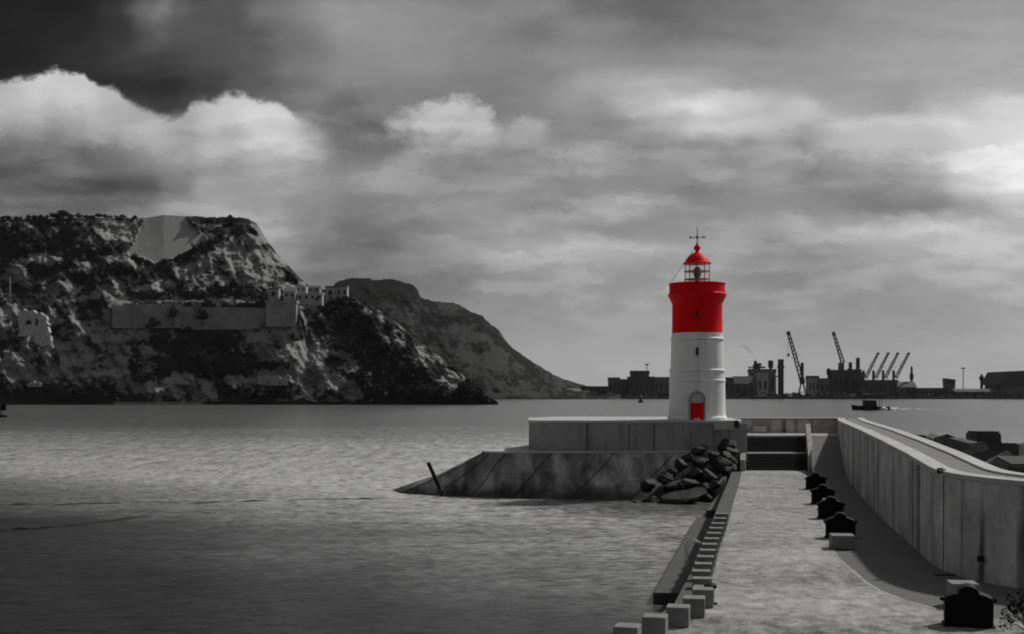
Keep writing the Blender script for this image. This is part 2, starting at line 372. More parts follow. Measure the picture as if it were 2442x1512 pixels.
def m_paving():
    m = bpy.data.materials.new('worn_stone_setts'); m.use_nodes = True; g = NT(m.node_tree)
    bs = g.n('ShaderNodeBsdfPrincipled'); out = g.n('ShaderNodeOutputMaterial'); g.t.links.new(bs.outputs[0], out.inputs[0])
    co = g.n('ShaderNodeNewGeometry').outputs['Position']
    r = g.mapv(co, (1, 1, 1), (0, 0, R(11.6)))
    br = g.n('ShaderNodeTexBrick'); g.put(br, 'Vector', r); g.put(br, 'Scale', 1.0)
    br.offset = .5
    for k, v in (('Color1', (.94, .94, .94, 1)), ('Color2', (1.05, 1.05, 1.05, 1)), ('Mortar', (.86, .86, .86, 1)), ('Mortar Size', .018), ('Mortar Smooth', .5), ('Brick Width', .62), ('Row Height', .40), ('Bias', 0.0)): g.put(br, k, v)
    big = g.noise(g.mapv(r, (.22, .26, 1)), 1.0, 4, .6, .3)
    mid = g.noise(g.mapv(r, (1.9, 1.35, 1)), 1.0, 4, .65, .3)
    band = g.noise(g.mapv(r, (.04, .20, 1)), 1.0, 2, .5)
    fine = g.noise(r, 9.0, 4, .6)
    k = g.m('ADD', g.m('ADD', g.m('MULTIPLY', g.m('SUBTRACT', big, .5), 1.1), g.m('MULTIPLY', g.m('SUBTRACT', mid, .5), 2.5)),
            g.m('ADD', g.m('MULTIPLY', g.m('SUBTRACT', band, .5), 1.3), g.m('MULTIPLY', g.m('SUBTRACT', fine, .5), 1.2)))
    k = g.m('MULTIPLY', g.m('MAXIMUM', g.m('ADD', k, 1.0), .25), .255)
    k = g.m('MULTIPLY', k, g.sep(br.outputs[0])[0])
    g.put(bs, 'Base Color', g.comb(k, k, k)); g.put(bs, 'Roughness', .85); g.put(bs, 'Specular IOR Level', .3)
    bp = g.n('ShaderNodeBump'); g.put(bp, 'Strength', .5); g.put(bp, 'Distance', .04)
    g.put(bp, 'Height', g.m('ADD', g.m('MULTIPLY', mid, 1.0), g.sep(br.outputs[0])[0])); g.t.links.new(bp.outputs[0], bs.inputs['Normal'])
    return m

def m_revet():
    m = bpy.data.materials.new('stained_apron_masonry'); m.use_nodes = True; g = NT(m.node_tree)
    bs = g.n('ShaderNodeBsdfPrincipled'); out = g.n('ShaderNodeOutputMaterial'); g.t.links.new(bs.outputs[0], out.inputs[0])
    co = g.n('ShaderNodeNewGeometry').outputs['Position']
    x, y, z = g.sep(co)
    big = g.noise(g.mapv(co, (.22, .22, .30), (0, R(38), 0)), 1.0, 4, .55, .5)
    st = g.noise(g.mapv(co, (.9, .4, .12), (0, R(-40), 0)), 1.0, 5, .6, .2)
    fine = g.noise(co, 3.0, 5, .65)
    k = g.ss(big, .34, .66, .12, .27)
    k = g.m('MULTIPLY', k, g.m('MULTIPLY_ADD', g.ss(st, .35, .65), 1.1, .45))
    k = g.m('MULTIPLY', k, g.m('MULTIPLY_ADD', fine, .7, .65))
    wet = g.ss(g.m('ADD', z, g.m('MULTIPLY', g.m('SUBTRACT', big, .5), 2.2)), .3, 1.5, .22, 1.0)      # weed and wet along the tide line
    k = g.m('MULTIPLY', k, wet)
    g.put(bs, 'Base Color', g.comb(k, k, k)); g.put(bs, 'Roughness', .75); g.put(bs, 'Specular IOR Level', .3)
    bp = g.n('ShaderNodeBump'); g.put(bp, 'Strength', .4); g.put(bp, 'Distance', .08); g.put(bp, 'Height', fine); g.t.links.new(bp.outputs[0], bs.inputs['Normal'])
    return m

def m_hill(name, rock, veg, s):
    m = bpy.data.materials.new(name); m.use_nodes = True; g = NT(m.node_tree)
    bs = g.n('ShaderNodeBsdfPrincipled'); out = g.n('ShaderNodeOutputMaterial'); g.t.links.new(bs.outputs[0], out.inputs[0])
    co = g.n('ShaderNodeNewGeometry').outputs['Position']
    at = g.n('ShaderNodeAttribute', attribute_name='cover'); cv = at.outputs['Fac']
    pa = g.n('ShaderNodeAttribute', attribute_name='bare').outputs['Fac']
    n1 = g.noise(g.mapv(co, (s, s, s)), .05, 6, .65)
    n2 = g.noise(g.mapv(co, (s * .5, s * .5, s), (0, R(35), 0)), .22, 5, .65)
    n3 = g.noise(g.mapv(co, (s, s, s)), .22, 6, .7)
    rk = g.m('MULTIPLY', g.m('ADD', .55, g.m('ADD', g.m('MULTIPLY', n1, .5), g.m('MULTIPLY', n2, .4))), rock)
    rk = g.mix(pa, rk, g.m('MULTIPLY', g.m('ADD', .75, g.m('MULTIPLY', n2, .5)), rock * 1.25))
    f = g.ss(g.m('ADD', cv, g.m('MULTIPLY', g.m('SUBTRACT', n3, .5), g.m('MULTIPLY', 1.0, g.m('SUBTRACT', 1.0, pa)))), .35, .6)
    k = g.mix(f, rk, g.m('MULTIPLY', n3, veg * 2))
    g.put(bs, 'Base Color', g.comb(k, k, k)); g.put(bs, 'Roughness', .95); g.put(bs, 'Specular IOR Level', .1)
    bp = g.n('ShaderNodeBump'); g.put(bp, 'Strength', g.m('SUBTRACT', .7, g.m('MULTIPLY', pa, .6))); g.put(bp, 'Distance', 3.0); g.put(bp, 'Height', n2); g.t.links.new(bp.outputs[0], bs.inputs['Normal'])
    return m

# ------------------------------------------------------------------ water
mb = MB()
n = 96
ring = [(3200 * math.cos(2 * math.pi * k / n), 3200 * math.sin(2 * math.pi * k / n), 0) for k in range(n)]
mb.add(ring, [tuple(range(n))])
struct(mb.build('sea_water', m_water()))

# ------------------------------------------------------------------ hills
def fbm(x, y, z=0.0, o=4): return noise.fractal(Vector((x, y, z)), 1.0, 2.0, o)
def gauss(a, y, cx, cy, rx, ry, rot, amp):
    dx, dy = a - cx, y - cy; c, s = math.cos(rot), math.sin(rot)
    u, v = (dx * c + dy * s) / rx, (-dx * s + dy * c) / ry
    q = u * u + v * v
    return amp * math.exp(-q) if q < 9 else 0.0
def inpoly(x, y, poly):
    r = False; j = len(poly) - 1
    for i in range(len(poly)):
        xi, yi = poly[i]; xj, yj = poly[j]
        if (yi > y) != (yj > y) and x < (xj - xi) * (y - yi) / (yj - yi) + xi: r = not r
        j = i
    return r

S1 = [(-300,545),(-100,527),(0,524),(60,522),(150,520),(240,520),(330,520),(362,516),(390,511),(440,514),(500,518),(560,518),(590,522),(612,532),(624,550),(640,578),(660,604),(690,636),(720,668),(750,690),(790,702),(830,712),(870,722),(900,738),(950,772),(1000,815),(1050,852),(1100,893),(1140,934),(1162,958),(1180,967)]
DC = [(-300,940),(600,925),(740,895),(900,850),(1060,824),(1180,806)]
QUARRY = [(350,500),(385,490),(436,490),(452,532),(478,556),(492,566),(468,588),(430,606),(398,620),(368,626),(330,612),(300,606),(318,582),(328,556)]
BIAS = [ # + vegetation, - bare rock
 (60,575,190,60,0,.50),(260,560,60,36,0,-.25),(110,618,55,12,0,-.8),(200,640,110,26,0,.25),(230,600,50,20,.3,-.1),(400,660,180,14,0,.15),
 (600,600,60,60,.7,-.42),(540,640,130,26,-.1,-.30),(490,585,50,18,-.6,.55),(560,552,70,10,0,.5),(520,528,90,7,0,.35),
 (480,700,150,20,0,-.28),(110,700,140,50,0,-.05),(200,790,80,40,.5,-.15),(470,820,110,45,0,.60),(560,760,60,14,0,-.2),
 (330,800,60,40,0,-.12),(640,820,100,45,.7,-.25),(720,850,80,50,.8,-.22),(860,770,130,34,.75,.55),(950,880,110,36,.7,.75),(800,735,40,20,0,.5),
 (900,790,110,12,.75,-.35),(1000,855,110,14,.75,-.4),(1060,905,60,12,.8,-.2),(1120,945,50,24,0,.8),(910,930,40,30,0,.9),
 (120,945,180,26,0,.75),(60,890,60,40,.4,-.3),(200,890,110,40,.5,-.2),(330,880,80,50,.6,-.2),(430,905,60,14,0,-.3),(640,905,70,14,0,-.4),
 (600,945,90,20,0,.55),(790,915,110,30,.6,-.2),(520,930,60,24,0,-.1),(400,945,60,18,0,-.2),(30,820,40,60,0,-.1),(530,870,120,24,0,.3),
]
def hill(name, S, DCp, shore_d, a0, a1, step, rows, bias, terrace, quarry, material, seed, amp):
    vs, fs, cover, bare = [], [], [], []
    ys = HY + H * F / shore_d
    na = int((a1 - a0) / step) + 1
    back = 14
    nt = rows + back
    for i in range(na):
        a = a0 + i * step
        s = min(interp(S, a), ys - .5); cn = min(0, s - ys + 4) and 2.2 * fbm(a / 9, seed, 0, 3) + 1.5 * fbm(a / 40, seed + 3, 0, 3)
        if quarry and 330 < a < 475: cn *= .25
        dc = interp(DCp, a)
        M = terrace * sstep(245, 285, a) * (1 - sstep(700, 735, a))
        for j in range(nt):
            if j < rows:
                t = j / (rows - 1)
                fr = interp([(0, 0), (.012, .02), (.30, .40), (.55, .66), (.8, .9), (1, 1)], t)
                if M > 0:
                    f1, f2, f3 = (ys - 771) / (ys - s), (ys - 724) / (ys - s), (ys - 715) / (ys - s)
                    ft = interp([(0, 0), (.012, .02), (.33, f1), (.345, min(f2, .97)), (.43, min(f3, .985)), (1, 1)], t)
                    fr = fr * (1 - M) + ft * M
                y = ys + (s - ys) * fr + cn * sstep(.86, 1, t)
                d = shore_d + (dc - shore_d) * t
                env = sstep(0, .05, t) * (1 - .8 * sstep(.9, 1, t)) * (1 - .7 * M * sstep(.25, .3, t) * (1 - sstep(.43, .5, t)))
                dg = a * .75 + y * 1.0; dh = a - y * .6
                gul = 1 - abs(fbm(dh / 70, dg / 220, seed, 4)) * 2
                dd = amp * env * (fbm(a / 55, y / 40, seed, 5) * 14 - gul * 9 + fbm(a / 14, y / 12, seed + 9, 3) * 3)
                d2 = d + dd
                q = quarry and inpoly(a + 5 * fbm(a / 9, y / 9, 77, 3), y + 4 * fbm(a / 9, y / 9, 99, 3), quarry)
                if q: d2 = d + 2
                z = H - (y - HY) / F * d + amp * env * fbm(a / 16, y / 16, seed + 5, 3) * (0 if q else 1.2)
                vs.append(((a - HX) / F * d2, d2, z if j else -1.5))
                v = .00 + .50 * fbm(a / 60, y / 34, seed + 20, 4) + .30 * fbm(dh / 22, dg / 80, seed + 30, 4) + .24 * fbm(a / 11, y / 8, seed + 40, 3)
                for b in bias: v += gauss(a, y, *b)
                if y > ys - 7 and a < 1165: v = max(v, .5 + .4 * fbm(a / 25, seed, 1, 3))
                b_ = 1.0 if q else 0.0
                cover.append(0.0 if q else max(0., min(1., .5 + v * .9))); bare.append(b_)
            else:
                t = (j - rows + 1) / back
                d = dc + t * 320
                zc = H - (s + cn - HY) / F * dc
                vs.append(((a - HX) / F * d, d, zc * (1 - t ** 1.4) - 2 * t)); cover.append(.8); bare.append(0.)
    for i in range(na - 1):
        for j in range(nt - 1):
            k = i * nt + j
            fs.append((k, k + nt, k + nt + 1, k + 1))
    me = bpy.data.meshes.new(name); me.from_pydata(vs, [], fs); me.update()
    for nm, data in (('cover', cover), ('bare', bare)):
        at = me.attributes.new(nm, 'FLOAT', 'POINT'); at.data.foreach_set('value', data)
    me.shade_smooth()
    me.materials.append(material)
    o = bpy.data.objects.new(name, me); C.objects.link(o); struct(o)
    return o, vs, cover, nt, rows, na

hill1, hv, hc, hnt, hrows, hna = hill('headland_hill', S1, DC, 800, -300, 1180, 2.6, 170, BIAS, 1.0, QUARRY, m_hill('scrubby_rock', .225, .022, 1.0), 3.1, .62)

S2 = [(600,715),(740,700),(790,684),(805,672),(830,664),(870,663),(900,668),(940,666),(985,680),(996,690),(1003,710),(1040,719),(1080,721),(1100,728),(1125,745),(1150,752),(1162,766),(1188,784),(1198,800),(1215,822),(1250,850),(1300,882),(1340,902),(1390,917),(1430,928),(1480,936)]
BIAS2 = [(900,688,130,24,0,.7),(1000,740,60,40,.5,.2),(1070,745,30,16,0,-.25),(1110,780,40,14,0,-.3),(1120,820,60,40,.5,-.25),(1160,789,40,5,0,.8),(1210,830,60,8,.75,.7),(1280,905,80,20,.5,.35),(1230,880,60,26,0,.05),(1170,900,60,20,0,-.1)]
hill('distant_hill', S2, [(600,1700),(1480,1620)], 1400, 600, 1480, 3.2, 110, BIAS2, 0.0, None, m_hill('hazy_scrubby_rock', .040, .006, .6), 8.3, .45)

# scrub all over the near hill: far too many bushes to count
def leaf_clump(mb, c, rx, rz, n, s, rnd):
    for _ in range(n):
        while True:
            p = Vector((rnd.uniform(-1, 1), rnd.uniform(-1, 1), rnd.uniform(-1, 1)))
            if p.length < 1: break
        p = Vector((p.x * rx, p.y * rx, p.z * rz)) + c
        a = Vector((rnd.gauss(0, 1), rnd.gauss(0, 1), rnd.gauss(0, 1))).normalized(); b = a.orthogonal().normalized(); k = a.cross(b)
        q = s * rnd.uniform(.6, 1.3)
        i = len(mb.v)
        mb.v += [tuple(p + b * q), tuple(p - b * q * .6 + k * q * .8), tuple(p - b * q * .6 - k * q * .8)]
        mb.f.append((i, i + 1, i + 2))
rnd = random.Random(11)
mb = MB(); cnt = 0
while cnt < 1500:
    i = rnd.randrange(hna); j = rnd.randrange(2, hrows)
    k = i * hnt + j
    if rnd.random() < (hc[k] - .62) * 3:
        r = rnd.choice((.8, 1.2, 1.7, 2.4))
        leaf_clump(mb, Vector(hv[k]) + Vector((0, -.3 * r, r * .45)), r, r * .7, 14, r * .55, rnd); cnt += 1
me = bpy.data.meshes.new('hill_scrub'); me.from_pydata(mb.v, [], mb.f); me.update(); me.materials.append(M_VEG)
o = bpy.data.objects.new('hill_scrub', me); C.objects.link(o)
stuff(o, 'dark scrub bushes scattered over the rocky headland', 'scrub')

def on_hill(px, py):
    """terrain point seen at column px, row py"""
    i = max(0, min(hna - 1, int(round((px + 300) / 2.6))))
    best, bd = None, 1e9
    for j in range(hrows):
        v = hv[i * hnt + j]; y = HY - (v[2] - H) * F / v[1]
        if abs(y - py) < bd: bd = abs(y - py); best = v
    return Vector(best)

dW = on_hill(480, 770).y - 5
def tree(name, base, h, r, label, group, rnd, conical=False, cat='tree'):
    t = empty(name, base, label, cat, group)
    MB().tube([(0, 0, -1), (.02 * h, 0, h * .25), (0, .02 * h, h * .6)], [h * .035, h * .025, h * .012], 6).build('trunk', M_BARK, t)
    mb = MB()
    lim = 7
    for q in range(lim):
        an = 2 * math.pi * q / lim + rnd.uniform(-.3, .3); zz = h * rnd.uniform(.35, .8)
        rr = r * rnd.uniform(.35, .75) * ((1.1 - zz / h) * 1.6 if conical else 1)
        leaf_clump(mb, Vector((math.cos(an) * rr, math.sin(an) * rr, zz)), r * .5, h * .17, 46, r * .13, rnd)
    leaf_clump(mb, Vector((0, 0, h * .6)), r * .6, h * .3, 90, r * .14, rnd)
    leaf_clump(mb, Vector((0, 0, h * .88)), r * .3, h * .12, 30, r * .12, rnd)
    me = bpy.data.meshes.new('crown'); me.from_pydata(mb.v, [], mb.f); me.update(); me.materials.append(M_TREE)
    o = bpy.data.objects.new('crown', me); C.objects.link(o); o.parent = t
    return t
rnd = random.Random(5)
for k, (px, py, hp, rp) in enumerate([(560,724,58,34),(515,726,56,28),(470,724,42,24),(440,724,40,20),(405,724,46,20),(370,722,28,22),(335,722,30,18),(600,726,36,18),(628,727,30,15)]):
    p = on_hill(px, py); d = p.y
    tree('terrace_tree', (XD(px, d), d, H - (py - HY) / F * d), hp * d / F, rp * d / F,
         'dark bushy tree standing on top of the long fort wall, %s from the wall\'s right end' % ORD[8 - k if k < 7 else (1 if k == 7 else 0)] if False else
         'dark tree on the long fort terrace, %s' % ['the tallest and widest of the row', 'second tallest, left of the widest crown', 'round crown in the middle of the row', 'narrow crown left of the round one', 'upright crown near the wall\'s dark climber', 'low spreading crown in the left half', 'leftmost low crown above the wall end', 'small crown right of the tallest tree', 'smallest, beside the square bastion'][k],
         'trees along the fort terrace', rnd)
for k, (px, py, hp, rp, lb) in enumerate([(412,775,50,16,'upright dark tree growing against the left half of the fort wall'),(482,775,46,20,'round dark tree growing against the middle of the fort wall'),(365,790,34,20,'low dark tree below the left end of the fort wall'),(205,775,34,16,'dark tree on the slope between the pale house and the fort wall'),
        (905,962,62,42,'large round dark tree at the water\'s edge below the headland'),(960,965,50,34,'dark tree at the water\'s edge right of the large round one'),(1045,962,58,30,'dark tree at the foot of the headland\'s end slope'),(1115,962,64,24,'tall dark tree at the very tip of the headland'),(620,962,46,36,'dark shore tree below the pale ruined walls'),(340,915,30,20,'dark tree alone on the lower left slope')]):
    p = on_hill(px, py); d = p.y
    if k < 4: d = min(d, dW - 6)
    d -= 2
    tree('slope_tree', (XD(px, d), d, H - (py - HY) / F * d), hp * d / F, rp * d / F, lb, 'trees on the headland slope', rnd)
for k, px in enumerate([68,98,130,150,188,236,292,20,262,322,40,84,112,168,206,220,250,278,6,142]):
    cp = hv[int(round((px + 300) / 2.6)) * hnt + hrows - 1]; d = cp[1]; py = HY - (cp[2] - H) * F / d + 4; hp = [15,13,17,22,17,16,13,12,12,11,11,13,14,12,13,12,14,10,12,15][k]
    tree('skyline_pine', (XD(px, d), d, H - (py - HY) / F * d), hp * d / F, hp * (.55 + .12 * (k % 4)) * d / F,
         'small dark pine breaking the skyline of the headland\'s flat left summit', 'pines on the headland skyline', rnd, k % 3 == 0)

# ------------------------------------------------------------------ buildings on the headland
def rect_windows(parent, x0, x1, yf, z0, z1, nx, nz, w, h, name='window', m=None):
    for a in range(nx):
        for b in range(nz):
            x = x0 + (x1 - x0) * (a + .5) / nx; z = z0 + (z1 - z0) * (b + .5) / nz
            MB().box((x, yf, z), (w, .3, h)).build(name, m or M_WIN, parent)
def house(name, px0, px1, ytop, ybase, d, depth, wallm, roofm, label, nx=2, nz=1, roof='flat', cat='building', group=None, door=False, lean=0, sink=3):
    if sink: d = min(on_hill(q, ybase).y for q in (px0, (px0 + px1) / 2, px1)) - 1.5
    x0, x1 = XD(px0, d), XD(px1, d); zb = H - (ybase - HY) / F * d; zt = H - (ytop - HY) / F * d
    cx, w, h = (x0 + x1) / 2, x1 - x0, zt - zb
    t = empty(name, (cx, d, zb), label, cat, group)
    rh = h * (.14 if roof == 'flat' else .38)
    hw = h - rh
    MB().box((0, depth / 2, (hw - sink) / 2), (w, depth, hw + sink)).build('wall', wallm, t)
    if roof == 'flat':
        MB().box((0, depth / 2, hw + rh / 2), (w * 1.05, depth * 1.05, rh)).build('roof', roofm, t)
    elif roof == 'gable':
        o = w / 2 * 1.06; q = depth * .04
        MB().add([(-o, -q, hw), (o, -q, hw), (o, depth + q, hw), (-o, depth + q, hw), (-o * .98, depth / 2, h), (o * .98, depth / 2, h)],
                 [(0, 1, 5, 4), (2, 3, 4, 5), (1, 2, 5), (3, 0, 4), (3, 2, 1, 0)]).build('roof', roofm, t)
    else:                                            # gable end towards the water
        o = w / 2 * 1.06; q = depth * .04
        MB().add([(-o, -q, hw), (o, -q, hw), (0, -q, h), (-o, depth + q, hw), (o, depth + q, hw), (0, depth + q, h)],
                 [(0, 1, 2), (5, 4, 3), (1, 4, 5, 2), (3, 0, 2, 5), (0, 3, 4, 1)]).build('roof', roofm, t)
    if nx: rect_windows(t, -w / 2, w / 2, -.05, hw * .15, hw * .95, nx, nz, w / nx * .38, hw / nz * .42)
    if door: MB().box((w * .3, -.06, hw * .22), (w * .12, .3, hw * .44)).build('door', M_WIN, t)
    return t
# long retaining wall of the old fort
t = empty('fort_wall', (XD(490, dW), dW, 0), 'long grey masonry fort wall running along the middle of the headland', 'wall')
def wallseg(px0, px1, yt0, yt1, yb, d, th=3.0, m=None, nm='curtain_wall'):
    vs = []
    for yy in (d, d + th):
        for px, yt in ((px0, yt0), (px1, yt1)):
            vs += [(XD(px, d) - t.location.x, yy - dW, H - (yb + 14 - HY) / F * d), (XD(px, d) - t.location.x, yy - dW, H - (yt - HY) / F * d)]
    MB().add(vs, [(0, 2, 3, 1), (4, 5, 7, 6), (0, 1, 5, 4), (2, 6, 7, 3), (1, 3, 7, 5), (0, 4, 6, 2)]).build(nm, m or M_FORT, t)
wallseg(268, 320, 730, 727, 768, dW); wallseg(320, 432, 724, 724, 768, dW - .6); wallseg(432, 640, 731, 735, 772, dW)
wallseg(318, 326, 722, 722, 770, dW - 2, 3, None, 'buttress')
house('square_bastion', 634, 706, 716, 768, dW - 8, 12, M_FORT, M_FORT, 'square grey stone bastion at the right end of the fort wall', 0, cat='fort bastion')
house('fort_house', 640, 664, 686, 714, dW + 4, 8, M_SHEDL, M_ROOF, 'grey flat roofed house just above the square bastion', 1, 1, 'flat')
house('fort_house', 676, 704, 684, 713, dW + 4, 8, M_PALE, M_ROOF, 'pale house between the grey house and the white terraced villa', 2, 1, 'gable', door=True)
house('white_villa', 708, 768, 699, 717, dW + 3, 8, M_PALE, M_ROOFW, 'long white villa with a bright roof below the hill saddle', 4, 1, 'flat', door=True)
house('upper_villa', 704, 730, 683, 696, dW + 14, 8, M_ROOFW, M_ROOFW, 'small white house directly above the long white villa', 2, 1, 'flat')
house('saddle_house', 733, 762, 680, 697, dW + 16, 8, M_FORT, M_SHEDD, 'dark roofed house beside the small white house on the saddle', 2, 1, 'gable')
house('ridge_house', 776, 800, 682, 712, dW + 6, 8, M_SHEDL, M_ROOF, 'grey house left of its taller neighbour at the saddle\'s right end', 1, 1, 'flat')
house('ridge_house', 802, 828, 680, 712, dW + 8, 8, M_SHEDL, M_ROOF, 'taller grey house rightmost of the houses on the saddle', 2, 1, 'flat')
# pale gun battery at the left with a dark opening and a sloping lower stage
p = on_hill(75, 830); d = p.y - 12
t = empty('pale_battery', (XD(80, d), d, H - (828 - HY) / F * d), 'pale ruined battery with a dark round opening on the left slope', 'battery')
def sheet(px_pts, d0, th, name, m, parent, rough=0):
    if rough:
        q_ = []
        for (a0, b0), (a1, b1) in zip(px_pts, px_pts[1:] + px_pts[:1]):
            for k in range(5):
                f = k / 5; a, b = a0 + (a1 - a0) * f, b0 + (b1 - b0) * f
                q_.append((a + rough * fbm(a / 6, b / 6, 4.2, 3), b + rough * fbm(a / 6, b / 6, 9.7, 3)))
        px_pts = q_
    n = len(px_pts); L = parent.location
    vs = [(XD(a, d0) - L.x, d0 - L.y, H - (b - HY) / F * d0 - L.z) for a, b in px_pts] + [(XD(a, d0) - L.x, d0 + th - L.y, H - (b - HY) / F * d0 - L.z) for a, b in px_pts]
    return MB().add(vs, [tuple(range(n)), tuple(range(n, 2 * n))[::-1]] + [(i, (i + 1) % n, (i + 1) % n + n, i + n) for i in range(n)]).build(name, m, parent)
M_BATT = mat('pale_battery_stone', .42, .9, .6, .30, bump=0, world=True)
sheet([(42,742),(60,737),(84,740),(88,746),(104,752),(118,775),(112,800),(44,800)], d, 4, 'upper_wall', M_BATT, t, 7)
sheet([(72,800),(116,798),(124,815),(123,826),(112,828),(98,826),(84,814)], d - 1.5, 4, 'lower_wall', M_BATT, t, 7)
sheet([(62,764),(74,764),(74,774),(62,774)], d - .3, .28, 'embrasure', M_WIN, t)
sheet([(85,760),(90,760),(90,776),(85,776)], d - .3, .28, 'doorway', M_WIN, t)
p = on_hill(24, 720)
t = empty('hill_mast', (XD(24, p.y), p.y, p.z), 'thin grey mast on the left slope above the pale battery', 'mast')
zt = H - (660 - HY) / F * p.y - p.z
MB().tube([(0, 0, -1), (0, 0, zt)], [.5, .25], 6).build('pole', M_GALV, t)
MB().box((0, 0, zt * .8), (3, .2, .25)).build('crossarm', M_GALV, t)
for a, b, c_, d_, lb in ((392,480,899,913,'long pale ruined wall on the lower slope, left of the brighter one'),(615,692,893,915,'brightest pale ruined wall low on the headland above the shore tree'),(64,96,908,918,'short pale ruined wall low on the left slope'),(270,480,958,965,'long low pale landing stage along the headland shore')):
    p = on_hill((a + b) / 2, d_)
    dd = p.y - 6 if d_ < 960 else 796
    t = empty('ruined_wall' if d_ < 960 else 'landing_stage', (XD((a + b) / 2, dd), dd, H - (d_ - HY) / F * dd), lb, 'ruin' if d_ < 960 else 'landing stage')
    rr = random.Random(a)
    top = []
    k = 9
    for q in range(k):
        px = b - (b - a) * q / (k - 1); top.append((px, c_ + (d_ - c_) * (rr.uniform(0, .7) if d_ < 960 else rr.uniform(0, .25))))
    sheet([(a, d_ + 4), (b, d_ + 4)] + top, dd, 4, 'wall', M_PALE if d_ < 960 else M_FORT, t)
    for q in range(2):
        px = a + (b - a) * (.3 + .35 * q)
        sheet([(px, d_ - 1), (px + 4, d_ - 1), (px + 4, d_ - (d_ - c_) * .25), (px, d_ - (d_ - c_) * .25)], dd - .3, .28, 'opening', M_WIN, t)

# ------------------------------------------------------------------ far port
PD = 1500
def PZ(y, d): return H - (y - HY) / F * d
mb = MB().prism([(XD(1150, 1455), 1455), (XD(2900, 1455), 1455), (XD(2900, 1455) + 300, 2400), (XD(1150, 1455) - 100, 2400)], -2, 3.0)
struct(mb.build('port_land', M_SHEDD))
def shed(px0, px1, ytop, d, depth, m, rm, label, roof='gable', nx=3, ybase=None, name='warehouse', group='port buildings'):
    zb = 3.0; yb = HY + (H - zb) / d * F if ybase is None else ybase
    return house(name, px0, px1, ytop, yb, d, depth, m, rm, label, nx, 1, roof, 'building', group, sink=0)
L = [
 (1165,1235,934,1470,20,M_SHED,M_SHED,'long low shed at the foot of the distant hill by the thin mast','flat',5),
 (1240,1330,930,1480,22,M_SHEDD,M_SHEDD,'dark low shed on the far shore left of the grey block','flat',4),
 (1330,1385,926,1490,22,M_SHEDD,M_SHED,'dark ridge roofed shed at the right foot of the distant hill','gable',3),
 (1388,1450,921,1520,22,M_SHEDD,M_SHEDD,'dark flat shed left of the pale twin blocks','flat',4),
 (1452,1478,900,1560,16,M_SHED,M_ROOF,'left of the pale twin blocks on the far shore','flat',3),
 (1480,1500,904,1555,16,M_SHED,M_ROOF,'right of the pale twin blocks on the far shore','flat',2),
 (1506,1548,884,1550,18,M_SHEDD,M_SHEDD,'dark stepped block under the tall lamp mast left of the lighthouse','flat',4),
 (1500,1560,898,1530,14,M_SHEDD,M_SHEDD,'dark wide low block in front of the stepped block','flat',5),
 (1560,1606,899,1550,18,M_SHED,M_SHED,'grey warehouse just left of the lighthouse','flat',4),
 (1725,1768,900,1560,18,M_SHED,M_SHEDD,'dark warehouse just right of the lighthouse','flat',3),
 (1752,1800,897,1530,20,M_SHEDD,M_SHEDD,'dark ridge roofed shed in front of the flare stack','gable',3),
 (1790,1850,880,1560,16,M_SHED,M_SHED,'grey process building under the flare stack','flat',4),
 (1806,1832,889,1535,10,M_SHEDL,M_SHEDL,'pale tank house between the flare stack and the twin silo','flat',2),
 (1928,1953,896,1545,14,M_SHEDL,M_SHED,'pale block right of the tall leaning crane','flat',3),
 (1955,1978,902,1540,14,M_SHED,M_SHED,'small grey block beside the pale block','flat',2),
 (1986,2036,882,1560,18,M_SHEDD,M_SHEDD,'dark plant hall under the second leaning crane','flat',4),
 (2030,2062,888,1550,18,M_SHEDD,M_SHEDD,'dark hall below the black stack','flat',3),
 (2060,2140,906,1520,24,M_SHEDD,M_SHEDD,'long dark quay shed under the four parallel jibs','flat',7),
 (2130,2185,910,1540,20,M_SHED,M_SHED,'grey sloped shed right of the four parallel jibs','gable',4),
 (2190,2260,925,1520,20,M_SHEDD,M_SHEDD,'very low dark shed left of the flared control block','flat',5),
 (2280,2390,927,1500,22,M_SHEDD,M_SHEDD,'long dark low shed beneath the lone lamp mast','gable',6),
]
for px0, px1, yt, d, dep, m, rm, lb, rf, nx in L: shed(px0, px1, yt, d, dep, m, rm, lb, rf, nx)
# flared control block, big dark hall at the right edge
d = 1540; t = empty('control_block', (XD(2267, d), d, 3), 'grey flared control block standing alone right of the cranes', 'building', 'port buildings')
zt = PZ(902, d) - 3; w = XD(2279, d) - XD(2255, d)
MB().add([(-w*.42,0,0),(w*.42,0,0),(w*.42,10,0),(-w*.42,10,0),(-w*.55,0,zt),(w*.5,0,zt*.93),(w*.5,10,zt*.93),(-w*.55,10,zt)], [(0,1,5,4),(1,2,6,5),(2,3,7,6),(3,0,4,7),(4,5,6,7),(3,2,1,0)]).build('wall', M_SHED, t)
MB().box((0, -.1, zt * .8), (w * .8, .3, zt * .1)).build('window', M_WIN, t)
d = 1500; t = empty('storage_hall', (XD(2450, d), d, 3), 'big black storage hall with sloping sides at the right edge', 'building', 'port buildings')
def pp(a, b): return (XD(a, d) - XD(2450, d), PZ(b, d) - 3)
pr = [pp(2383, 918), pp(2400, 886), pp(2440, 884), pp(2520, 884), pp(2540, 918)]
n = len(pr)
MB().add([(x, 0, z) for x, z in pr] + [(x, 60, z) for x, z in pr], [tuple(range(n)), tuple(range(n, 2 * n))[::-1]] + [(i, (i + 1) % n, (i + 1) % n + n, i + n) for i in range(n)]).build('roof', M_SHEDD, t)
MB().box((pp(2465, 930)[0], 30, pp(0, 918)[1] / 2), (XD(2535, d) - XD(2388, d), 56, pp(0, 918)[1])).build('wall', M_SHED, t)

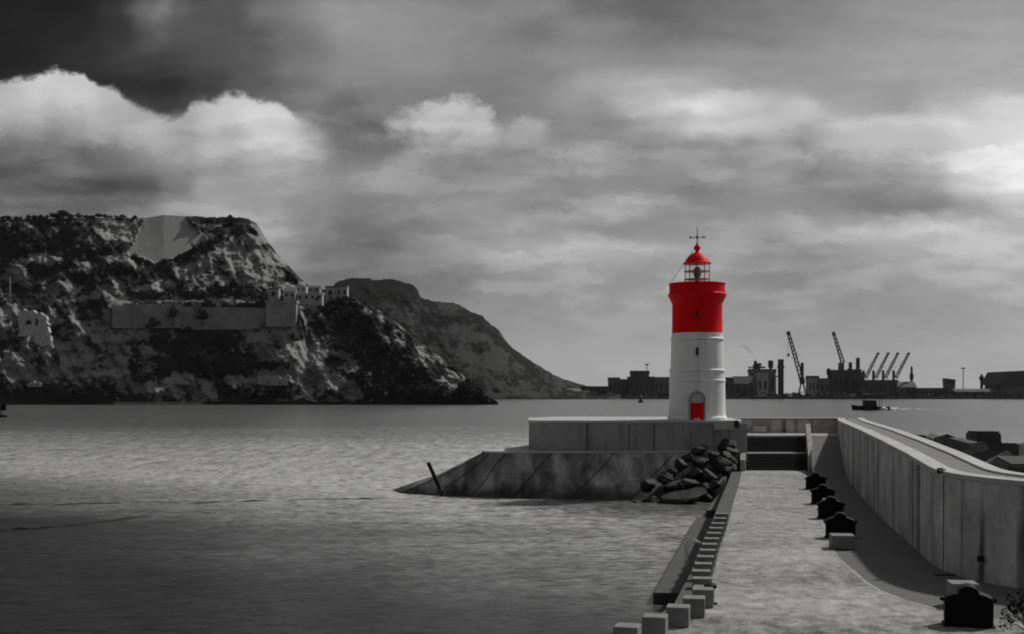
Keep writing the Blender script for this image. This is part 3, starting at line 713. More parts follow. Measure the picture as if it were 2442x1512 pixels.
def mast(px, ytop, d, label, head=True, r=.45, name='lamp_mast', thick=None):
    t = empty(name, (XD(px, d), d, 3), label, 'mast' if head else 'chimney', 'port masts and stacks')
    h = PZ(ytop, d) - 3
    MB().tube([(0, 0, 0), (0, 0, h)], [r * 1.3, r], 8).build('pole' if head else 'shaft', M_STEEL2 if head else M_STEEL, t)
    if head:
        MB().lathe([(.3, h - 1.2), (2.6, h - .6), (2.6, h + .5), (.4, h + 1.0)], n=12).build('lamp_ring', M_STEEL2, t)
    elif thick:
        MB().lathe([(r * 1.1, h * thick), (r * 1.9, h * thick + 1), (r * 1.9, h * (thick + .2)), (r * 1.1, h * (thick + .2) + 1)], n=12).build('collar', M_STEEL, t)
    return t
mast(1543, 869, 1560, 'tall lamp mast rising above the dark stepped block')
mast(1789, 876, 1570, 'lamp mast left of the smoking flare stack')
mast(1851, 897, 1570, 'short lamp mast left of the tall leaning crane', True, .3)
mast(2297, 878, 1560, 'lone lamp mast right of the flared control block')
mast(1220, 902, 1452, 'thin mast on the shore in front of the distant hill', True, .3)
mast(2174, 874, 1555, 'stack with a collar right of the four parallel jibs', False, 1.3, 'chimney', .55)
mast(2341, 893, 1550, 'short thick stack left of the big black hall', False, 1.5, 'chimney', .7)
mast(2046, 853, 1570, 'tall black stack beside the dark hall', False, 2.4, 'chimney', .5)
mast(2028, 864, 1572, 'shorter black stack left of the tallest black one', False, 2.2, 'chimney', .6)
mast(1838, 861, 1575, 'slim stack left of the twin silo', False, 1.8, 'chimney', .8)
mast(1976, 878, 1572, 'thin stack left of the dark plant hall', False, 1.4, 'chimney', .75)
# twin silo
d = 1560; t = empty('twin_silo', (XD(1862, d), d, 3), 'thick dark twin silo tower left of the tall leaning crane', 'silo', 'port masts and stacks')
h = PZ(858, d) - 3
for sx in (-1, 1): MB().lathe([(1.9, 0), (1.9, h), (1.2, h + 1)], (sx * 1.9, 0, 0), 16).build('silo_shaft', M_STEEL, t)
MB().box((0, 0, h * .8), (8.4, 4.4, h * .06)).build('gallery', M_STEEL, t)
# flare stack with smoke
d = 1570; t = empty('flare_stack', (XD(1806, d), d, 3), 'dark stack with a blocky head and a wisp of smoke', 'chimney', 'port masts and stacks')
h = PZ(882, d) - 3
MB().tube([(0, 0, 0), (0, 0, h)], [3.4, 3.0], 10).build('shaft', M_STEEL, t)
MB().box((-1, 0, h + 3.0), (9, 7, 6)).box((2.5, 0, h + 7), (5, 5, 3)).box((-2.5, 0, h + 8), (3.4, 4, 7)).box((7, 0, h + 3.2), (6, 3, 2.2)).build('head', M_STEEL, t)
m = bpy.data.materials.new('thin_smoke'); m.use_nodes = True; g = NT(m.node_tree)
vo = g.n('ShaderNodeVolumePrincipled'); g.put(vo, 'Color', (.12, .12, .12, 1)); g.put(vo, 'Density', .05)
out = g.n('ShaderNodeOutputMaterial'); g.t.links.new(vo.outputs[0], out.inputs['Volume'])
pts = [W(1804, 868, d), W(1801, 858, d), W(1796, 846, d), W(1788, 836, d), W(1777, 828, d), W(1764, 823, d)]
o = MB().tube(pts, [.8, 1.2, 1.7, 2.2, 2.6, 1.2], 10).build('smoke_plume', m, None, True)
stuff(o, 'faint wisp of smoke drifting left from the flare stack', 'smoke')

def crane(pxb, yb, pxt, yt, pxm, ym, d, label, jw, name, m, group, tower_w=3.4, portal=True):
    """slewing crane: portal legs, tower, cab, jib lattice from (pxb,yb) to (pxt,yt); tower top at (pxm,ym)"""
    x0 = XD(pxm, d); t = empty(name, (x0, d, 3), label, 'crane', group)
    hm = PZ(ym, d) - 3
    for sx in (-1, 1):
        for sy in (-1, 1):
            MB().tube([(sx * tower_w * 1.5, sy * 4, 0), (sx * tower_w * .45, sy * 1.2, hm * .35)], .55, 6).build('leg', m, t)
    MB().box((0, 0, hm * .62), (tower_w, 3.0, hm * .6)).build('tower', m, t)
    MB().box((0, 0, hm * .42), (tower_w * 1.7, 4.5, hm * .14)).build('machine_house', m, t)
    a = Vector((XD(pxb, d) - x0, 0, PZ(yb, d) - 3)); b = Vector((XD(pxt, d) - x0, 0, PZ(yt, d) - 3))
    ax = (b - a).normalized(); nr = Vector((-ax.z, 0, ax.x)); mb = MB()
    for s in (-1, 1):
        for yy in (-1.1, 1.1):
            mb.tube([a + nr * jw * .5 * s + Vector((0, yy, 0)), b + nr * jw * .30 * s + Vector((0, yy * .6, 0))], jw * .17, 5)
    Ls = (b - a).length; k = max(6, int(Ls / (jw * 1.1)))
    for q in range(k):
        f0, f1 = q / k, (q + 1) / k; w0, w1 = jw * (.5 - .2 * f0), jw * (.5 - .2 * f1); sg = 1 if q % 2 else -1
        for yy in (-1.0, 1.0): mb.tube([a.lerp(b, f0) + nr * w0 * sg + Vector((0, yy, 0)), a.lerp(b, f1) - nr * w1 * sg + Vector((0, yy, 0))], jw * .11, 4)
    mb.build('jib', m, t)
    MB().box(tuple(b), (jw * .9, 2, jw * .9)).build('jib_head', m, t)
    MB().tube([(0, 0, hm), tuple(a.lerp(b, .7))], .16, 4).build('stay_cable', m, t)
    return t, a, b
t, a, b = crane(1912, 906, 1880, 794, 1913, 858, 1560, 'tall dark crane with its long jib leaning left, left of the pair', 4.6, 'harbour_crane', M_STEEL, 'leaning harbour cranes')
MB().tube([tuple(b), (b.x, 0, b.z - 26)], .18, 4).build('hoist_cable', M_STEEL, t); MB().box((b.x, 0, b.z - 28), (2.2, 2, 4)).build('hook_block', M_STEEL, t)
crane(2010, 866, 1988, 795, 2006, 858, 1580, 'tall grey crane with jib leaning left above the dark plant hall', 4.2, 'harbour_crane', M_STEEL2, 'leaning harbour cranes', 7)
for k, (pb, ptop, pm) in enumerate([(2064,2094,2059),(2088,2118,2083),(2111,2141,2106),(2136,2167,2131)]):
    crane(pb, 902, ptop, 843, pm, 878, 1550, ['leftmost','second from left','third from left','rightmost'][k] + ' of the four small grey cranes with parallel jibs', 3.0, 'jib_crane', M_STEEL2, 'four parallel jib cranes', 2.6)
rr = random.Random(3); mb = MB()
for k in range(420):
    px = rr.uniform(1160, 2440); d = rr.uniform(1458, 1475)
    if 1595 < px < 1735: continue
    leaf_clump(mb, Vector((XD(px, d), d, 3 + rr.uniform(.5, 3.0))), rr.uniform(2, 5), rr.uniform(1.2, 3.4), 12, 1.4, rr)
me = bpy.data.meshes.new('port_undergrowth'); me.from_pydata(mb.v, [], mb.f); me.update(); me.materials.append(M_TREE)
o = bpy.data.objects.new('port_undergrowth', me); C.objects.link(o); stuff(o, 'dark scrub along the far port shore', 'scrub')
for k, (px, lb) in enumerate([(1817,'white shed trailer on the far quay just right of the lighthouse'),(2034,'pale container on the far quay left of the boat'),(2066,'pale container on the far quay directly above the boat')]):
    d = 1452; t = empty('quay_container', (XD(px, d), d, 3), lb, 'container', 'pale containers on the far quay')
    MB().box((0, 0, 1.6), (9 if k == 0 else 6, 3, 3.2)).build('box_body', M_PALE, t, bevel=.1)
    for s in (-1, 1): MB().box((s * 2.4, -1.55, 1.6), (.3, .14, 3.0)).build('corner_post', M_SHED, t)

# ------------------------------------------------------------------ boats, marks and lines on the water
d = 560; t = empty('motor_boat', (XD(2068, d), d, 0), 'dark motor boat with a canopy speeding left and trailing foam', 'boat')
sec = [(-4.6, .10, 1.5), (-3.6, .9, 1.35), (-1.5, 1.4, 1.15), (1.5, 1.5, 1.0), (4.2, 1.35, 1.0)]
vs, fs = [], []
for x, w, h in sec: vs += [(x, -w, h), (x + .3, -w * .6, -.4), (x + .3, w * .6, -.4), (x, w, h)]
for i in range(len(sec) - 1):
    for k in range(4): fs.append((i * 4 + k, i * 4 + (k + 1) % 4, i * 4 + 4 + (k + 1) % 4, i * 4 + 4 + k))
fs += [(0, 1, 2, 3), (16, 19, 18, 17)]
MB().add(vs, fs).build('hull', M_BOATD, t)
MB().box((-.2, 0, 1.9), (3.2, 2.0, 1.8), 0, .85).build('cabin', M_BOATD, t, bevel=.1)
MB().box((-.4, -1.02, 2.1), (2.0, .06, .6)).build('window', M_WIN, t)
for sx in (-1.6, 2.4):
    for sy in (-.9, .9): MB().tube([(sx, sy, 1), (sx, sy, 4.0)], .07, 6).build('canopy_post', M_IRON, t)
MB().box((.4, 0, 4.1), (5.0, 2.3, .5)).build('canopy', M_BOATD, t, bevel=.1)
MB().tube([(.4, 0, 4.2), (.4, 0, 6.2)], .06, 6).build('aerial', M_IRON, t)
t.scale = (1.9, 1.9, 1.6); t.location.x += 1.5
rr = random.Random(2); mb = MB()
for k in range(60):
    f = rr.random(); x = XD(2102, d) + f * f * 28; s = rr.uniform(.7, 2.0) * (1.2 - f * .8)
    y = d + rr.uniform(-2.5, 2.5); hgt = rr.uniform(.3, 2.0) * (1 - f) + .15
    mb.lathe([(s, 0), (s * .8, hgt * .6), (s * .2, hgt)], (x, y, -.02), 7)
o = mb.build('boat_wake', M_FOAM, None, True); stuff(o, 'broken white foam trailing behind the motor boat', 'foam')
d = 960; t = empty('channel_buoy', (XD(1528, d), d, 0), 'small dark conical channel buoy left of the lighthouse', 'buoy')
MB().lathe([(2.2, -.5), (2.4, .6), (2.2, 1.2), (.9, 1.5)], n=20).build('float_body', M_BOATD, t, True, angle=40)
MB().lathe([(1.4, 1.4), (.4, 4.2)], n=14).build('tower', M_BOATD, t)
MB().lathe([(.1, 4.2), (.8, 4.5), (.1, 5.4)], n=12).build('topmark', M_BOATD, t)
d = 400; t = empty('edge_beacon', (XD(3, d), d, 0), 'black beacon on the water at the left edge below the headland', 'beacon')
MB().lathe([(1.8, -.5), (1.9, .5), (1.2, .9)], n=16).build('float_body', M_BLACK, t)
MB().tube([(0, 0, .8), (0, 0, 2.4)], .18, 8).build('pole', M_BLACK, t)
MB().box((0, 0, 3.3), (3.2, .6, 2.2)).box((0, 0, 3.3), (.6, 3.2, 2.2)).build('topmark', M_BLACK, t, bevel=.15)
def dark_line(pts, label, r):  # thin dark tubes lying along the waterline
    P = []
    for (px, py) in pts:
        dd = H * F / (py - HY); P.append((XD(px, dd), dd, .0))
    Q = []; rs = []
    for i in range(len(P) - 1):
        for k in range(10):
            f = k / 10; x = P[i][0] + (P[i+1][0] - P[i][0]) * f; y = P[i][1] + (P[i+1][1] - P[i][1]) * f
            Q.append((x, y + 1.1 * fbm(x / 5, y / 9), -.02 + r * .4 * fbm(x / 2.5, 8.1))); rs.append(r * (.35 + abs(fbm(x / 2, 3.3)) * 2.2))
    o = MB().tube(Q, rs, 6).build('dark_water_line', M_BLACK, None, True)
    return tag(o, label, 'floating line', 'dark lines on the water')
dark_line([(-60,1268),(0,1266),(90,1262),(180,1254),(270,1244),(345,1231)], 'short thick dark line on the water near the left edge', .11)
dark_line([(-40,1203),(170,1202),(300,1200),(480,1199),(600,1195),(760,1191),(930,1189)], 'long thin dark line on the water reaching the sloping apron', .06)

# ------------------------------------------------------------------ quay, walkway and paving
EDGE = [(97.1,18.2),(85,15.75),(70,12.65),(55,9.6),(48,8.1),(42,6.9),(38,6.0),(36,5.55),(34.9,5.15),(33.5,4.6),(32.2,3.95),(30.9,3.2),(29.6,2.35),(27,.2),(24,-3)]
def edge_x(d): return interp(sorted(EDGE), d)
WALL = [(112,29.7),(101,26.9),(87,23.8),(73,20.75),(60,18.1),(51,16.4),(46.5,15.55),(43.6,15.05),(41.8,14.98),(40.3,15.25),(38.9,15.95),(37.6,17.1),(36.4,19.2),(35.4,22.5),(34.6,28)]
ZT = [(34,5.36),(38.5,5.40),(40.3,5.44),(43.5,5.47),(51,5.68),(60,5.85),(73,5.95),(112,5.85)]
# body of the mole, flat asphalt top
qx = [(x - .75, d) for d, x in EDGE]
left = qx + [(-12, 18), (-14, 6)]
right = [(34, 6), (34, 33)] + [(x + .6, d) for d, x in reversed(WALL) if d < 99]
poly = [(18.2, 99)] + left + right + [(26.9, 99)]
MB().prism(poly[::-1] if False else poly, -1.5, 2.0).build('mole_ground', M_ASPH); o = bpy.data.objects['mole_ground']; struct(o)
# quay coping along the edge (darker stone)
mb = MB(); L1 = [(x - .80, d) for d, x in EDGE]; L2 = [(x - .02, d) for d, x in EDGE]
n = len(L1)
vs = [(x, d, 2.004) for x, d in L1] + [(x, d, 2.004) for x, d in L2] + [(x, d, -1.4) for x, d in L1]
fs = [(i, i + 1, n + i + 1, n + i) for i in range(n - 1)] + [(i, 2 * n + i, 2 * n + i + 1, i + 1) for i in range(n - 1)]
struct(mb.add(vs, fs).build('quay_wall', M_QUAY))
# pale setts
PR = [(97.0,23.0),(80.7,19.4),(65,16.1),(48.4,12.55),(45.5,12.05),(42.7,11.75),(40,11.45),(38.2,11.4),(36.5,11.6),(35.3,11.95),(34.2,12.5),(33.2,13.2),(32.2,14.2),(31.2,16),(30.6,19),(30.4,24)]
pv = [(x, d) for d, x in EDGE] + [(-8, 20), (-10, 8), (26, 8)] + [(x, d) for d, x in reversed(PR)]
vs = [(x, d, 2.008) for x, d in pv]
struct(MB().add(vs, [tuple(range(len(vs)))]).build('paved_walkway', m_paving()))
# kerb stones between the setts and the asphalt
mb = MB()
for (d0, x0), (d1, x1) in zip(PR, PR[1:]):
    mb.add([(x0, d0, 2.012), (x1, d1, 2.012), (x1 + .14, d1 + .05, 2.012), (x0 + .14, d0 + .05, 2.012)], [(0, 1, 2, 3)])
struct(mb.build('paving_edge', M_CONC))
# low landing ledge beside the quay
def ledge(d0, d1, w0, w1, z):
    A = [(edge_x(d0) - .8, d0), (edge_x(d1) - .8, d1), (edge_x(d1) - .8 - w1, d1), (edge_x(d0) - .8 - w0, d0)]
    return MB().prism(A, -1.5, z)
struct(ledge(47.5, 76, 1.75, 1.7, .45).build('landing_ledge', M_QUAY, None, bevel=.05))
struct(ledge(76.02, 94, 1.1, .6, .9).build('upper_ledge', M_QUAY, None, bevel=.05))
# ------------------------------------------------------------------ stairs, ramp, bastion
st = empty('stairs', (20.8, 97, 2.0), 'dark stone stairway of two flights at the end of the walkway', 'stairs')
SX0, SX1 = 18.45, 23.35
def flight(d0, z0, nst, rise, run, k):
    mb = MB(); 
    for q in range(nst):
        dd = d0 + q * run
        mb.box(((SX0 + SX1) / 2 + .206 * (dd - 97) - 20.8, (dd + 103.5) / 2 - 97, z0 + rise * (q + .5) - 2.0), (SX1 - SX0, 103.5 - dd, rise - .002))
    return mb.build('flight', M_STEP, st)
flight(97.0, 2.01, 6, .2, .3, 0)
flight(100.4, 3.21, 6, .205, .3, 1)
MB().box(((SX0 + SX1) / 2 + .5 - 20.8, 98.95 - 97 + .72, 3.235 - 2.0), (SX1 - SX0, 1.5, .11)).build('landing_slab', M_CONC, st)
MB().box(((SX0 + SX1) / 2 + 1.0 - 20.8, 102.2 - 97 + .5, 4.50 - 2.0), (SX1 - SX0 + .6, 1.0, .15)).build('top_slab', M_CONC, st)
def cheek(x0, w, d0, z0, d1, z1, zend, nm, dend, front=0):
    s = .206
    A = [(d0, 2.0), (d0, z0), (d1, z1), (dend, zend), (dend, 2.0)]
    vs = [(x0 + s * (dd - 97) - 20.8, dd - 97, z - 2.0) for dd, z in A] + [(x0 + w + s * (dd - 97) - 20.8, dd - 97, z - 2.0) for dd, z in A]
    return MB().add(vs, [(0, 1, 2, 3, 4), (9, 8, 7, 6, 5)] + [(i, (i + 1) % 5, (i + 1) % 5 + 5, i + 5) for i in range(5)]).build(nm, M_CONC, st, bevel=.03)
cheek(18.02, .42, 96.0, 2.9, 102.4, 5.5, 5.5, 'cheek_wall', 103.2)
cheek(23.36, .40, 94.5, 2.45, 102.6, 5.55, 5.55, 'cheek_wall', 102.9)
# ramp right of the stairs, upper landing
struct(MB().add([(23.4 - .206 * 9, 88, 2.0), (27.3 - .206 * 9 - .3, 88, 2.0), (28.6, 102.5, 4.5), (24.9, 102.5, 4.5), (24.9, 102.5, 1.9), (28.6, 102.5, 1.9)],
        [(0, 1, 2, 3), (0, 3, 4), (1, 5, 2), (2, 5, 4, 3), (0, 4, 5, 1)]).build('ramp', M_ASPH))
struct(MB().prism([(18.9, 102.5), (28.9, 102.5), (30.3, 111), (18.9, 111)], -1, 4.53).build('upper_landing', M_CONC))
# lighthouse platform: bastion body, coping, joints
PZT = 5.95
bast = [(1.36, 99.2), (1.6, 98.3), (2.3, 97.55), (18.0, 97.5), (18.85, 101.5), (18.85, 112.5), (4, 112.5), (1.5, 108)]
t = empty('lighthouse_platform', (10, 100, 0), 'raised grey concrete platform carrying the lighthouse', 'platform')
MB().prism([(x - 10, y - 100) for x, y in bast], 1.0, PZT - .22).build('wall', M_CONC, t)
def grow(poly, k):
    cx = sum(p[0] for p in poly) / len(poly); cy = sum(p[1] for p in poly) / len(poly)
    return [(x + k * (1 if x > cx else -1), y + k * (1 if y > cy else -1)) for x, y in poly]
MB().prism([(x - 10, y - 100) for x, y in grow(bast, .07)], PZT - .22, PZT).build('coping', M_COPE, t, bevel=.03)
for px in (1400, 1560, 1500, 1702):
    MB().box((XD(px, 97.5) - 10, -2.5 - .005, 3.6), (.07 if px in (1400, 1560) else .03, .03, 4.1)).build('joint', M_STEP, t)
MB().box((17.6 - 10, -2.5 + .1, 4.2), (2.1, .36, 3.05)).build('end_panel', M_CONC, t)
t = empty('platform_sign', (XD(1729, 97.2), 97.2, 0), 'pale rectangular notice board fixed to the platform end wall', 'sign')
zt, zb = PZ(1004, 97.2), PZ(1025, 97.2)
MB().box((0, -.06, (zt + zb) / 2), (1.72, .06, zt - zb)).build('board', mat('mottled_notice', .42, .6, .45, 2.5, bump=0), t, bevel=.01)
MB().box((0, .03, (zt + zb) / 2), (1.8, .12, zt - zb + .06)).build('backing_frame', M_CONC, t)
t = empty('wall_lamp', (XD(1757, 97.0), 97.0, PZ(1020, 97)), 'small black lamp at the platform corner beside the notice board', 'lamp')
MB().box((0, .2, .1), (.1, .5, .1)).build('bracket', M_IRON, t); MB().lathe([(.1, 0), (.2, .08), (.2, .5), (.08, .62)], n=14).build('lamp_housing', M_IRON, t)
# back wall behind the landing
t = empty('back_wall', (24, 110.5, 4.5), 'low dark parapet wall behind the upper landing', 'wall')
MB().box((.4, .6, .62), (11.4, 1.6, 1.25)).build('wall', M_CONCW, t); MB().box((.4, .8, 1.31), (11.4, 2.4, .13)).build('coping', M_CONC, t, bevel=.03)
MB().box((XD(1873, 109.7) - 24, -.21, .62), (.07, .03, 1.24)).build('joint', M_STEP, t)
t = empty('wall_plaque', (XD(1812, 109.6), 109.6, PZ(1024, 109.6)), 'pale plaque on the parapet wall above the stairs', 'plaque')
MB().box((0, .02, 0), (1.2, .08, .48)).build('plate', M_COPE, t, bevel=.02)
MB().box((0, .06, 0), (1.28, .04, .56)).build('frame', M_CONC, t)
# lower terrace and sloping apron
TOP = [(2.6, 110), (1.5, 107.7), (-.4, 102.6), (-2.4, 98.2), (-2.1, 97.3), (-1.2, 97.0), (3, 96.9), (9, 96.8), (16.5, 96.5)]
BOT = [(-6.6, 114), (-9.6, 108), (-11.8, 102.6), (-10.2, 99.6), (-6.4, 97.0), (-2.2, 95.0), (2.0, 93.5), (9, 92.6), (16.5, 92.0)]
zt = 3.53
vs, fs = [], []
K = 8; n = len(TOP)
def dense(P, m=6):
    out = []
    for a, b in zip(P, P[1:]):
        for q in range(m): out.append((a[0] + (b[0] - a[0]) * q / m, a[1] + (b[1] - a[1]) * q / m))
    return out + [P[-1]]
TD, BD = dense(TOP), dense(BOT); n = len(TD)
for k in range(K + 1):
    f = k / K
    for (x0, y0), (x1, y1) in zip(TD, BD):
        x, y = x0 + (x1 - x0) * f, y0 + (y1 - y0) * f
        z = zt - .18 + (-.6 - zt + .18) * f
        q = .015 * fbm(x * .9, y * .9, z * .9, 3) * math.sin(math.pi * f)
        vs.append((x, y - q, z + q * .5))
for k in range(K):
    for i in range(n - 1): fs.append((k * n + i, k * n + i + 1, (k + 1) * n + i + 1, (k + 1) * n + i))
t = empty('sloping_apron', (0, 0, 0), 'dark stained masonry apron sloping into the water below the platform', 'revetment')
MB().add(vs, fs).build('slope', m_revet(), t, True)
for i in (21, 26, 31, 36, 41, 45):
    P = [Vector(vs[k * n + i - int(k * .45)]).lerp(Vector(vs[k * n + i - int(k * .45) - 1]), k * .45 - int(k * .45)) for k in range(K + 1)]
    MB().tube([p + Vector((0, -.015, .01)) for p in P], .035, 5).build('slab_joint', M_STEP, t)
cap = [(x, y) for x, y in grow(TOP, .0)] + [(16.5, 110)]
MB().prism(cap, zt - .18, zt).build('coping', M_COPE, t, bevel=.04)
# leaning post
p0, p1 = W(1050, 1168, 96.2), W(1021, 1103, 96.0)
t = empty('leaning_post', tuple(p0), 'black steel post leaning left at the foot of the apron', 'post')
dv = p1 - p0
MB().tube([(-dv.x * .2, -dv.y * .2, -dv.z * .2), tuple(dv)], [.17, .15], 6).build('shaft', M_BLACK, t)
MB().lathe([(.26, -.3), (.3, 0), (.24, .12)], n=12).build('collar', M_IRON, t)

# ------------------------------------------------------------------ breakwater wall
def frames(path):
    out = []
    for i, (d, x) in enumerate(path):
        a = path[max(0, i - 1)]; b = path[min(len(path) - 1, i + 1)]
        t = Vector((b[1] - a[1], b[0] - a[0])).normalized()
        out.append((x, d, Vector((-t.y, t.x))))
    return out
def dense_path(P, step=1.2):
    # smooth (Catmull-Rom) then resample
    pts = [Vector((x, d)) for d, x in P]; out = []
    for i in range(len(pts) - 1):
        p0 = pts[max(0, i - 1)]; p1 = pts[i]; p2 = pts[i + 1]; p3 = pts[min(len(pts) - 1, i + 2)]
        m = max(2, int((p2 - p1).length / step))
        for k in range(m):
            t = k / m
            q = .5 * ((2 * p1) + (p2 - p0) * t + (2 * p0 - 5 * p1 + 4 * p2 - p3) * t * t + (3 * p1 - p0 - 3 * p2 + p3) * t ** 3)
            out.append((q.y, q.x))
    out.append((pts[-1].y, pts[-1].x)); return out
BW = frames(dense_path(WALL))
def sweep(prof, name, m, parent, bevel=0):
    vs, fs = [], []; k = len(prof)
    for x, d, nn in BW:
        z = interp(ZT, d)
        for o_, zz, rel in prof:
            vs.append((x + nn.x * o_ , d + nn.y * o_, z + zz if rel else zz))
    for i in range(len(BW) - 1):
        for j in range(k): fs.append((i * k + j, i * k + (j + 1) % k, (i + 1) * k + (j + 1) % k, (i + 1) * k + j))
    fs.append(tuple(range(k))); fs.append(tuple((len(BW) - 1) * k + j for j in range(k))[::-1])
    return MB().add(vs, fs).build(name, m, parent, bevel=bevel)
sg = 1 if BW[5][2].x > 0 else -1
t = empty('breakwater_wall', (0, 0, 0), 'long curved grey concrete breakwater wall along the right of the walkway', 'breakwater')
sweep([(0, -1, 0), (0, -.18, 1), (sg * 2.2, -.18, 1), (sg * 6.0, -1, 0)], 'wall', M_CONCW, t)
sweep([(-sg * .05, -.18, 1), (-sg * .05, 0, 1), (sg * .62, 0, 1), (sg * .62, -.18, 1)], 'inner_coping', M_COPE, t, .03)
sweep([(sg * .622, -.175, 1), (sg * .622, -.06, 1), (sg * 1.66, -.06, 1), (sg * 1.66, -.175, 1)], 'top_path', M_PATHTOP, t)
sweep([(sg * 1.662, -.18, 1), (sg * 1.662, .02, 1), (sg * 2.25, .02, 1), (sg * 2.25, -.18, 1)], 'outer_coping', M_COPE, t, .03)
# vertical joints
acc = 0
for i in range(1, len(BW)):
    x, d, nn = BW[i]; acc += (Vector((x, d)) - Vector(BW[i - 1][:2])).length
    if acc > 7.4 + 2.5 * math.sin(d) and d < 100:
        acc = 0; z = interp(ZT, d) - .18
        MB().box((x - sg * nn.x * .004, d - sg * nn.y * .004, (2.0 + z) / 2), (.03, .03, z - 2.0), math.atan2(nn.y, nn.x)).build('joint', M_QUAY, t)
# rain pipe stubs
for px, py, d in ((2242, 1122, 42.6), (2338, 1332, 40.0)):
    p = W(px, py, d); x = min(BW, key=lambda b: abs(b[1] - d))[0]
    tt = empty('wall_outlet', (p.x - .12, d - .2, p.z), 'dark iron outlet on the breakwater wall, ' + ('high under the coping at the bend' if py < 1200 else 'low down on the near wall face'), 'outlet', 'iron outlets on the breakwater wall')
    MB().tube([(.3, .35, 0), (.02, .05, -.03)], .07, 10).build('pipe', M_IRON, tt); MB().box((.10, .16, .0), (.18, .06, .18)).build('flange', M_IRON, tt)

# ------------------------------------------------------------------ armour blocks outside the wall
def rock_mesh(seed, sub=3, cube=False):
    rr = random.Random(seed); bm = bmesh.new()
    if cube: 
        bmesh.ops.create_cube(bm, size=2.0)
        for v in bm.verts:
            if v.co.z > 0: v.co.x *= .86; v.co.y *= .86
        bmesh.ops.bevel(bm, geom=list(bm.edges), offset=.10, segments=2, affect='EDGES')
    else:
        bmesh.ops.create_icosphere(bm, subdivisions=sub, radius=1.0)
        pl = []
        for _ in range(11):
            v = Vector((rr.gauss(0, 1), rr.gauss(0, 1), rr.gauss(0, 1))).normalized(); pl.append((v, rr.uniform(.46, .78)))
        for v in bm.verts:
            for nn, dd in pl:
                q = v.co.dot(nn)
                if q > dd: v.co -= nn * (q - dd)
            v.co *= 1 + .13 * noise.fractal(v.co * 2.2 + Vector((seed, 0, 0)), 1, 2, 3) + .05 * noise.fractal(v.co * 7 + Vector((seed, 5, 0)), 1, 2, 3)
    me = bpy.data.meshes.new('rock_body'); bm.to_mesh(me); bm.free()
    return me
blk = rock_mesh(1, cube=True); blk.materials.append(M_BLOCK)
G = 'concrete armour blocks outside the breakwater'
BL = [(2345,1028,88,1.45,.1,'upright trapezoid concrete armour block standing highest beyond the breakwater'),
 (2196,1031,90,1.15,.5,'farthest dark armour block just past the breakwater\'s outer coping'),(2226,1034,86,1.2,1.1,'second dark armour block along the outer coping, low and flat'),
 (2262,1037,84,1.2,.2,'third dark armour block along the outer coping, sloping left'),(2292,1040,80,1.25,.8,'dark armour block touching the left of the upright trapezoid block'),
 (2322,1058,72,1.2,.4,'dark armour block in front of the upright trapezoid block'),(2402,1052,80,1.5,.9,'tilted dark armour block right of the upright trapezoid block'),
 (2436,1060,84,1.6,.3,'dark armour block cut by the frame edge, upper of two'),(2362,1074,70,1.25,1.2,'half hidden armour block below the upright trapezoid block'),
 (2425,1086,62,1.3,.15,'nearest armour block, low above the outer coping at the frame edge'),(2382,1084,64,1.2,.6,'low armour block between the half hidden block and the nearest block')]
for k, (px, py, d, s, rz, lb) in enumerate(BL):
    o = bpy.data.objects.new('armour_block', blk); C.objects.link(o)
    s *= .74; z = PZ(py + (0 if k == 0 else 9), d) - s * (1.25 if k == 0 else 1)
    o.location = (XD(px, d), d, z); o.scale = (s * .95, s, s * 1.25) if k == 0 else (s * 1.15, s, s); o.rotation_euler = (0 if k == 0 else (.22 * ((k * 37) % 5 - 2)), 0 if k == 0 else (.18 * ((k * 23) % 5 - 2)), rz)
    tag(o, lb, 'concrete block', G)
rr = random.Random(21)
for k in range(16):
    d = rr.uniform(56, 96); px = 2180 + (97 - d) * 7 + rr.uniform(10, 120)
    o = bpy.data.objects.new('armour_block', blk); C.objects.link(o); s = rr.uniform(1.1, 1.5)
    z = min(2.4, PZ(1070, d) - 1.5) + rr.uniform(-1, .2)
    o.location = (XD(px, d) + 1.5, d, z); o.scale = (s,) * 3; o.rotation_euler = (rr.uniform(-.5, .5), rr.uniform(-.5, .5), rr.uniform(0, 3))
    tag(o, 'dark armour block in the lower heap beneath the standing blocks outside the breakwater', 'concrete block', G)

# ------------------------------------------------------------------ boulders beside the stairs
meshes = []
for s in range(6):
    for mm in (M_ROCKD, M_ROCKL):
        me = rock_mesh(40 + s, 3); me.materials.append(mm); meshes.append(me)
# (column, row, half width, half height in picture units, dark?)
BO = [(1625,1190,66,26,1,'largest flat black boulder at the water\'s edge of the heap'),(1545,1158,22,18,1,'black boulder at the left tip of the heap'),
 (1548,1196,16,10,1,None),(1520,1202,14,8,1,None),(1585,1140,20,16,1,'black boulder leaning on the apron above the left tip'),(1605,1160,24,12,0,'grey boulder lying on the largest black one'),
 (1645,1152,24,13,0,'pale flat topped boulder in the middle of the heap'),(1680,1166,20,18,0,None),(1655,1128,22,14,0,None),(1622,1112,20,16,1,'upper black boulder beside the apron coping'),
 (1600,1128,16,12,1,None),(1672,1105,22,14,0,'grey boulder below the platform corner'),(1690,1135,22,18,0,None),(1668,1074,24,13,0,'light topped boulder resting against the platform wall'),
 (1640,1092,18,12,1,None),(1705,1092,20,16,1,None),(1732,1062,24,17,1,'highest black boulder below the notice board'),(1722,1110,22,20,0,None),(1745,1080,18,18,1,'black boulder wedged beside the stair cheek'),
 (1728,1096,24,24,1,'tall black boulder in front of the stair cheek'),(1700,1158,20,16,0,None),(1690,1192,12,12,1,None),(1475,1204,12,6,1,None),(1735,1126,14,14,1,None)]
